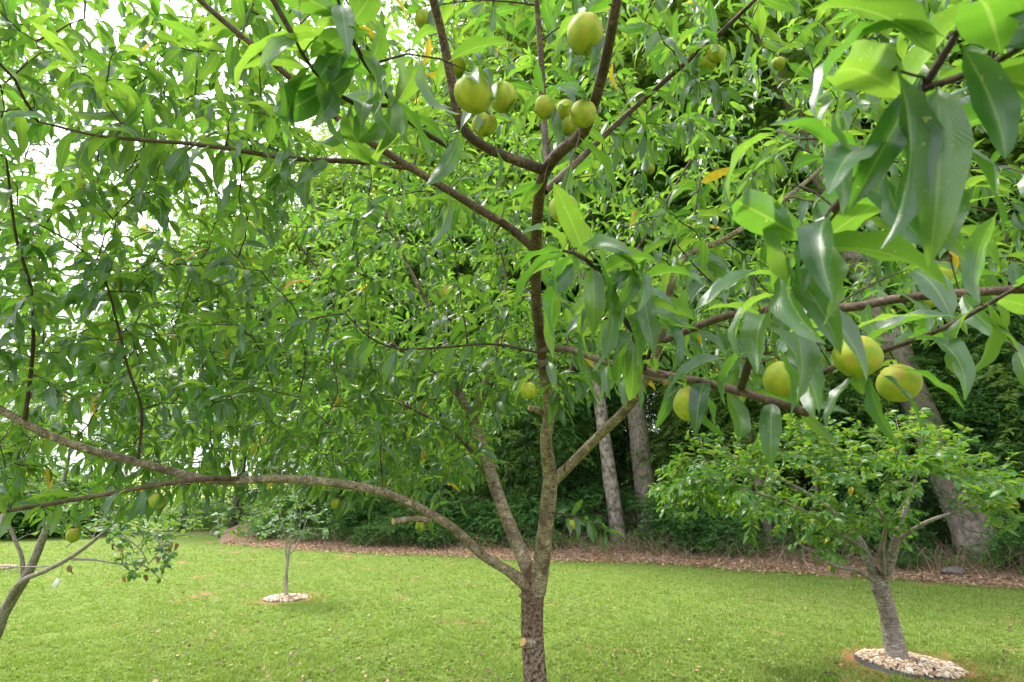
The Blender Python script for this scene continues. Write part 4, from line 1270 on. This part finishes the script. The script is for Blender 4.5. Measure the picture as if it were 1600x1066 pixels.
# round-leaved tree leaning in at the left edge
DL = 4.4
q = at(0, 968, DL)
lb = np.array((q[0] - 0.22, q[1], 0.0))
tr = [(lb[0], lb[1], -0.1, .066), (lb[0], lb[1], .04, .057), tuple(at(-12, 1000, DL)) + (0.0471,), tuple(at(8, 955, DL)) + (0.0395,), tuple(at(38, 905, DL)) + (0.0350,), tuple(at(52, 878, DL)) + (0.0304,), tuple(at(68, 838, DL)) + (0.0258,), tuple(at(84, 800, DL)) + (0.0213,), tuple(at(100, 750, DL)) + (0.0152,), tuple(at(110, 700, DL)) + (0.0091,)]
lr = [[tuple(at(36, 903, DL)) + (0.0167,), tuple(at(34, 870, DL)) + (0.0144,), tuple(at(24, 845, DL)) + (0.0129,), tuple(at(5, 800, DL)) + (0.0091,)],
      [tuple(at(2, 960, DL)) + (0.0228,), tuple(at(30, 912, DL - .1)) + (0.0198,), tuple(at(75, 890, DL - .2)) + (0.0167,), tuple(at(115, 868, DL - .3)) + (0.0144,), tuple(at(150, 842, DL - .3)) + (0.0122,), tuple(at(190, 806, DL - .3)) + (0.0084,), tuple(at(230, 770, DL - .3)) + (0.0046,)],
      [tuple(at(112, 874, DL - .3)) + (0.0091,), tuple(at(150, 875, DL - .35)) + (0.0076,), tuple(at(190, 882, DL - .4)) + (0.0061,), tuple(at(225, 884, DL - .4)) + (0.0046,), tuple(at(250, 904, DL - .4)) + (0.0023,)],
      [tuple(at(195, 838, DL - .3)) + (0.0053,), tuple(at(220, 860, DL - .35)) + (0.0046,), tuple(at(232, 882, DL - .4)) + (0.0030,)],
      [tuple(at(90, 884, DL - .2)) + (0.0053,), tuple(at(40, 886, DL - .1)) + (0.0046,), tuple(at(-20, 884, DL)) + (0.0030,)]]
g = np.random.default_rng(17)
tg = []
while len(tg) < 75:
    x, y = g.uniform(60, 275), g.uniform(790, 905)
    if y > 700 + x * 0.9 and x < 180 or (y > 880 and x < 200) or (y < 870 - 0.45 * x + 10):
        continue
    tg.append(at(x, y, DL - .3 + g.uniform(-.3, .3)))
for _ in range(70):
    tg.append(at(g.uniform(60, 420), g.uniform(785, 840), DL + g.uniform(-.2, .6)))
left_tree = lawn_tree("round_leaved_tree", "small grey-limbed tree with little round leaves leaning in from the lawn's side", lb, tr, lr, tg, rough_bark("smooth_grey_bark", (0.14, 0.12, 0.10), (0.30, 0.265, 0.225), 10, 3.0, 0.005), MAT_ROUND_LEAF, RD_LEAF, 0.045, (0.04, 0.065), 17, n_part=120, start=0.3)
# withered leaves and the white tag
g = np.random.default_rng(18)
WL = [blade(5, 3, 1.6, 0.7, 0.1, 0.3, 0.5, 1.0)]
for px_, py_ in ((180, 848), (186, 852), (272, 845), (268, 850), (262, 855), (256, 862), (250, 868), (276, 848), (265, 846), (110, 882), (114, 885), (222, 875), (195, 900), (224, 898)):
    me = fast_mesh("withered_leaf", *WL[0]) if 'wl_me' not in globals() else wl_me
    if 'wl_me' not in globals():
        me.materials.append(MAT_DRY_LEAF); wl_me = me
    o = add("withered_leaf", me, None, left_tree)
    pp = at(px_, py_, DL - .38) - lb
    o.location = pp; o.scale = (0.06,) * 3; o.rotation_euler = (g.uniform(-1.6, -.4), g.uniform(-.5, .5), g.uniform(0, 6.28))
tp = at(89, 911, DL - .25)
tag = thing("plant_tag", "small white plant tag dangling from the round-leaved tree's low branch", "tag", tuple(tp))
MAT_TAG, _n, _l = new_mat("tag_plastic"); finish(_n, _l, (0.8, 0.79, 0.76), 0.5)
V = []
for i in range(7):
    a = -0.9 + 1.8 * i / 6
    for z in (-0.03, 0.03):
        V.append((0.020 * math.sin(a) * 1.1, -0.012 * math.cos(a), z))
Fa = [(2 * i, 2 * i + 2, 2 * i + 3, 2 * i + 1) for i in range(6)]
o = add("tag_body", fast_mesh("tag_body", V, Fa), MAT_TAG, tag); o.rotation_euler = (0, 0.35, 0.3)
sm = o.modifiers.new("thick", 'SOLIDIFY'); sm.thickness = 0.002
me, _ = tube_mesh("string", [(0.008, -0.01, .025, .0015), (0.02, 0, .08, .0012), tuple(at(98, 878, DL - .25) - tp) + (.0012,)], 5, 0.03)
add("string", me, MAT_TWIG, tag)

# ------------------------------------------------------------------ pebble rings
m, n, l = new_mat("pebble")
rnd = leaf_random(n, l)
c = ramp(n, l, rnd, [(0.0, (0.20, 0.12, 0.08)), (0.25, (0.42, 0.27, 0.17)), (0.6, (0.55, 0.43, 0.32)), (1.0, (0.70, 0.64, 0.57))])
finish(n, l, c, 0.8)
MAT_PEBBLE = m
m, n, l = new_mat("edging_plastic"); finish(n, l, (0.05, 0.05, 0.055), 0.6); MAT_EDGING = m


def pebble_ring(label, cx, cy, rad, n_st, size, tilt, seed, gap):
    g = np.random.default_rng(seed)
    t = thing("pebble_ring", label, "stone ring", (cx, cy, 0.0))
    t.rotation_euler = (tilt[0], tilt[1], 0)
    pts = [(rad * math.cos(a), rad * math.sin(a), 0.03) for a in np.linspace(0, math.tau, 49)]
    V = []
    for a in np.linspace(0, math.tau, 48, endpoint=False):
        w = 1 + 0.02 * math.sin(3 * a + seed)
        for rr, z in ((rad * 1.0, -0.07), (rad * 1.0, 0.010), (rad * .985, 0.010), (rad * .985, -0.07)):
            V.append((rr * w * math.cos(a), rr * w * math.sin(a), z))
    Fa = []
    for i in range(48):
        j = (i + 1) % 48
        for k in range(3):
            Fa.append((4 * i + k, 4 * j + k, 4 * j + k + 1, 4 * i + k + 1))
    add("edging", fast_mesh("edging", V, Fa), MAT_EDGING, t)
    ico = np.array([(0, 0, 1), (.89, 0, .45), (.28, .85, .45), (-.72, .53, .45), (-.72, -.53, .45), (.28, -.85, .45), (.72, .53, -.45), (-.28, .85, -.45), (-.89, 0, -.45), (-.28, -.85, -.45), (.72, -.53, -.45), (0, 0, -1)])
    If = np.array([(0, 1, 2), (0, 2, 3), (0, 3, 4), (0, 4, 5), (0, 5, 1), (1, 6, 2), (2, 7, 3), (3, 8, 4), (4, 9, 5), (5, 10, 1), (2, 6, 7), (3, 7, 8), (4, 8, 9), (5, 9, 10), (1, 10, 6), (11, 7, 6), (11, 8, 7), (11, 9, 8), (11, 10, 9), (11, 6, 10)])
    Vs, Fs = [], []
    for k in range(n_st):
        r = rad * 0.955 * math.sqrt(g.uniform(0, 1)); a = g.uniform(0, 6.28)
        z = 0.010 + 0.035 * (1 - (r / rad) ** 2) + g.uniform(-0.008, 0.012)
        s = size * g.uniform(0.6, 1.35) * np.array((1, g.uniform(.55, .9), g.uniform(.4, .7)))
        W = ico * (1 + g.normal(0, .10, (12, 1))) * s
        th = g.uniform(0, 6.28); ct, sn = math.cos(th), math.sin(th)
        tl = g.normal(0, .35)
        W = W @ np.array([[1, 0, 0], [0, math.cos(tl), math.sin(tl)], [0, -math.sin(tl), math.cos(tl)]])
        W = W @ np.array([[ct, sn, 0], [-sn, ct, 0], [0, 0, 1]])
        Vs.append(W + (r * math.cos(a), r * math.sin(a), z)); Fs.append(If + 12 * k)
    add("gravel", fast_mesh("gravel", np.vstack(Vs), np.vstack(Fs), None, False), MAT_PEBBLE, t, kind="stuff")
    bed = [(0, 0, 0.035)] + [(rad * .96 * math.cos(a), rad * .96 * math.sin(a), 0.002) for a in np.linspace(0, math.tau, 48, endpoint=False)]
    add("soil", fast_mesh("soil", bed, [(0, 1 + i, 1 + (i + 1) % 48) for i in range(48)]), MAT_LITTER, t)
    return t


pebble_ring("ring of tan and cream pebbles in black edging round the cherry trunk", RING_R[0] + .03, RING_R[1], 0.435, 1300, 0.020, (0, math.radians(3.5)), 1, 0)
pebble_ring("small ring of pale stones round the young slim tree on the open lawn", RING_YOUNG[0], RING_YOUNG[1], 0.32, 650, 0.018, (0, 0), 2, 0)
pebble_ring("pale stone ring lying beyond the round-leaved tree's trunk", RING_EDGE[0] - .1, RING_EDGE[1], 0.40, 500, 0.02, (0, 0), 3, 0)

# ------------------------------------------------------------------ rock on the litter
m, n, l = new_mat("dark_stone"); finish(n, l, ramp(n, l, noise(n, l, 18, 5), [(.3, (0.07, 0.06, 0.06)), (.7, (0.2, 0.17, 0.16))]), 0.9, noise(n, l, 14, 4), .6, .02); MAT_STONE = m
rp = ground_at(1491, 904)
g = np.random.default_rng(41)
V = []
for i in range(9):
    for j in range(14):
        th, ph = math.pi * i / 8, math.tau * j / 14
        r = 1 + 0.22 * math.sin(3 * ph + i) * math.sin(th) + g.normal(0, .07)
        V.append((0.21 * r * math.sin(th) * math.cos(ph), 0.15 * r * math.sin(th) * math.sin(ph), 0.085 * r * math.cos(th)))
Fa = [(i * 14 + j, (i + 1) * 14 + j, (i + 1) * 14 + (j + 1) % 14, i * 14 + (j + 1) % 14) for i in range(8) for j in range(14)]
o = add("rock", fast_mesh("rock", V, Fa), MAT_STONE, label="low dark grey rock lying in the leaf litter past the cherry tree", category="rock")
o.location = (rp[0], rp[1], float(wood_z(np.array(rp[0]), np.array(rp[1]))) + 0.03)

# ------------------------------------------------------------------ grass, litter, weeds
g = np.random.default_rng(77)
n_t, per = 82000, 6
n_b = n_t * per
u = np.repeat(g.uniform(0, 1, n_t), per)
y0, y1 = 4.3, 19.0
gy_ = 1 / (1 / y0 - u * (1 / y0 - 1 / y1))
gx_ = np.repeat(g.uniform(-1.06, 1.06, n_t), per) * (gy_ + 0.3)
gx_ = gx_ + g.normal(0, .009, n_b) * (.5 + gy_ / 9); gy_ = gy_ + g.normal(0, .009, n_b) * (.5 + gy_ / 9)
tuft = np.repeat(g.uniform(.55, 1.5, n_t), per)
ok = gy_ < edge_y(gx_) + 0.30 * wave(gx_, gx_ * 0, 2.2, 1.7) + 0.28 * g.standard_normal(n_b)
for (cx, cy), rr in ((RING_R, .43), (RING_YOUNG, .31), (RING_EDGE - np.array((.1, 0)), .39)):
    dd = np.hypot(gx_ - cx, gy_ - cy)
    ok &= dd > rr
    ok &= ~((dd < rr * 1.7) & (g.uniform(0, 1, n_b) < 0.75 * (1 - (dd - rr) / (rr * .7))))
patch = wave(gx_, gy_, 0.9, 1.9) + 0.5 * wave(gx_, gy_, 2.9, 4.5)
ok &= ~((patch > 0.86) & (g.uniform(0, 1, n_b) < 0.7))
gx_, gy_, patch, tuft = gx_[ok], gy_[ok], patch[ok], tuft[ok]
nb = len(gx_)
ang = g.uniform(0, 6.28, nb); ln = g.uniform(.15, 1.1, nb)
hh = tuft * g.uniform(.015, .042, nb) * (1 - 0.3 * patch) * (1 + 0.4 * wave(gx_, gy_, 4.0, 6.0)); ww = 0.0026 * (0.6 + gy_ / 7.0)
cx, sx = np.cos(ang), np.sin(ang)
zz = lawn_z(gx_, gy_) - 0.002
A = np.stack([gx_ - sx * ww, gy_ + cx * ww, zz], -1); B = np.stack([gx_ + sx * ww, gy_ - cx * ww, zz], -1)
T = np.stack([gx_ + cx * ln * hh, gy_ + sx * ln * hh, zz + hh], -1)
V = np.stack([A, B, T], 1).reshape(-1, 3)
add("grass", fast_mesh("grass", V, np.arange(nb * 3).reshape(-1, 3), None, False), MAT_GRASS, kind="stuff", label="short mown green grass covering the lawn", category="grass")


n_c = 15000
u = g.uniform(0, 1, n_c); Yc = 1 / (1 / 4.4 - u * (1 / 4.4 - 1 / 15.0)); Xc = g.uniform(-1.05, 1.05, n_c) * (Yc + .3)
wv = wave(Xc, Yc, 5.2, 2.6) + 0.6 * wave(Xc, Yc, 0.3, 7.0)
ok = (Yc < edge_y(Xc) - .1) & (wv > -0.15)
for (cx0, cy0), rr in ((RING_R, .52), (RING_YOUNG, .36), (RING_EDGE - np.array((.1, 0)), .42)):
    ok &= np.hypot(Xc - cx0, Yc - cy0) > rr
Xc, Yc = Xc[ok], Yc[ok]
Dc = g.normal(0, 1, (len(Xc), 3)); Dc[:, 2] = np.abs(Dc[:, 2]) * .5 + .15
add("clover", spray_mesh("clover", g, np.stack([Xc, Yc, lawn_z(Xc, Yc) + .012], -1), Dc, 5, 0.035, 0.024, 0.75), MAT_GRASS, kind="stuff", label="low clover and weeds mixed into the mown grass", category="clover")


def litter_mesh(name, g, X, Y, Z, size):
    nn = len(X)
    a = g.uniform(0, 6.28, nn); s = size * g.uniform(.5, 1.4, nn)
    d = np.stack([np.cos(a), np.sin(a), g.normal(0, .25, nn)], -1); x = np.stack([-np.sin(a), np.cos(a), g.normal(0, .3, nn)], -1)
    P = np.stack([X, Y, Z], -1)
    S_ = s[:, None]
    V = np.stack([P - d * S_ * .5, P + x * S_ * .32 + (0, 0, .004), P + d * S_ * .5 + np.array((0, 0, .006)), P - x * S_ * .32 + (0, 0, .010)], 1).reshape(-1, 3)
    k = np.arange(nn)[:, None] * 4
    return fast_mesh(name, V, np.concatenate([k + np.array((0, 1, 2)), k + np.array((0, 2, 3))], 1).reshape(-1, 3), None, False)


X = g.uniform(-9, 14, 26000); Yo = g.uniform(-0.1, 2.6, 26000); Yo = np.where(g.uniform(0, 1, 26000) < .15, g.normal(-.15, .25, 26000), Yo)
Y = edge_y(X) + Yo
add("leaf_litter", litter_mesh("leaf_litter", g, X, Y, wood_z(X, Y) + 0.02, 0.058), MAT_DRY_LEAF, kind="stuff", label="brown and tan fallen leaves along the wood edge", category="leaf litter")
n_f = 1300
u = g.uniform(0, 1, n_f); Y = 1 / (1 / 5.0 - u * (1 / 5.0 - 1 / 16.0)); X = g.uniform(-.6, 1.0, n_f) * Y
ok = (Y < edge_y(X)) & (np.hypot(X - RING_R[0], Y - RING_R[1]) > .6); X, Y = X[ok], Y[ok]
add("fallen_leaves", litter_mesh("fallen_leaves", g, X, Y, lawn_z(X, Y) + 0.03, 0.042), MAT_LAWN_LEAF, kind="stuff", label="scattered brown fallen leaves on the mown grass", category="leaf litter")

# dry stems and brush at the foot of the wood
tubes = []
for k in range(2200):
    x = g.uniform(-7, 13); y = float(edge_y(np.array(x))) + g.uniform(.6, 2.6)
    z = float(wood_z(np.array(x), np.array(y)))
    a = g.uniform(0, 6.28); L = g.uniform(.2, .75); lean = g.uniform(.2, 1.6)
    d = np.array((math.cos(a) * lean, math.sin(a) * lean, 1.0)); d = d / np.linalg.norm(d)
    P = np.array([(x, y, z - .02), np.array((x, y, z)) + d * L * .5 + g.normal(0, .03, 3), np.array((x, y, z)) + d * L + np.array((0, 0, -.12 * L)) + g.normal(0, .04, 3)])
    tubes.append((P, np.array((.006, .0045, .002))))
MAT_BRUSH, _n, _l = new_mat("dry_stem"); finish(_n, _l, ramp(_n, _l, leaf_random(_n, _l), [(0, (0.12, 0.08, 0.06)), (1, (0.36, 0.28, 0.2))]), 0.9)
add("dry_brush", joined_tubes("dry_brush", tubes, 3), MAT_BRUSH, kind="stuff", label="tangle of dry brown stems at the foot of the wood", category="brush")
# leafy weeds low in the litter
n_w = 2600
X = g.uniform(-8, 13.5, n_w); Y = edge_y(X) + 0.7 + 2.6 * g.uniform(0, 1, n_w) ** .8
C = np.stack([X, Y, wood_z(X, Y) + g.uniform(.0, .25, n_w)], -1); D = g.normal(0, 1, (n_w, 3)); D[:, 2] = np.abs(D[:, 2]) * .8 + .3
add("undergrowth", spray_mesh("undergrowth", g, C, D, 9, 0.22, 0.06, 0.55), MAT_CHERRY_LEAF, kind="stuff", label="low leafy weeds sprouting through the litter at the wood's foot", category="undergrowth")
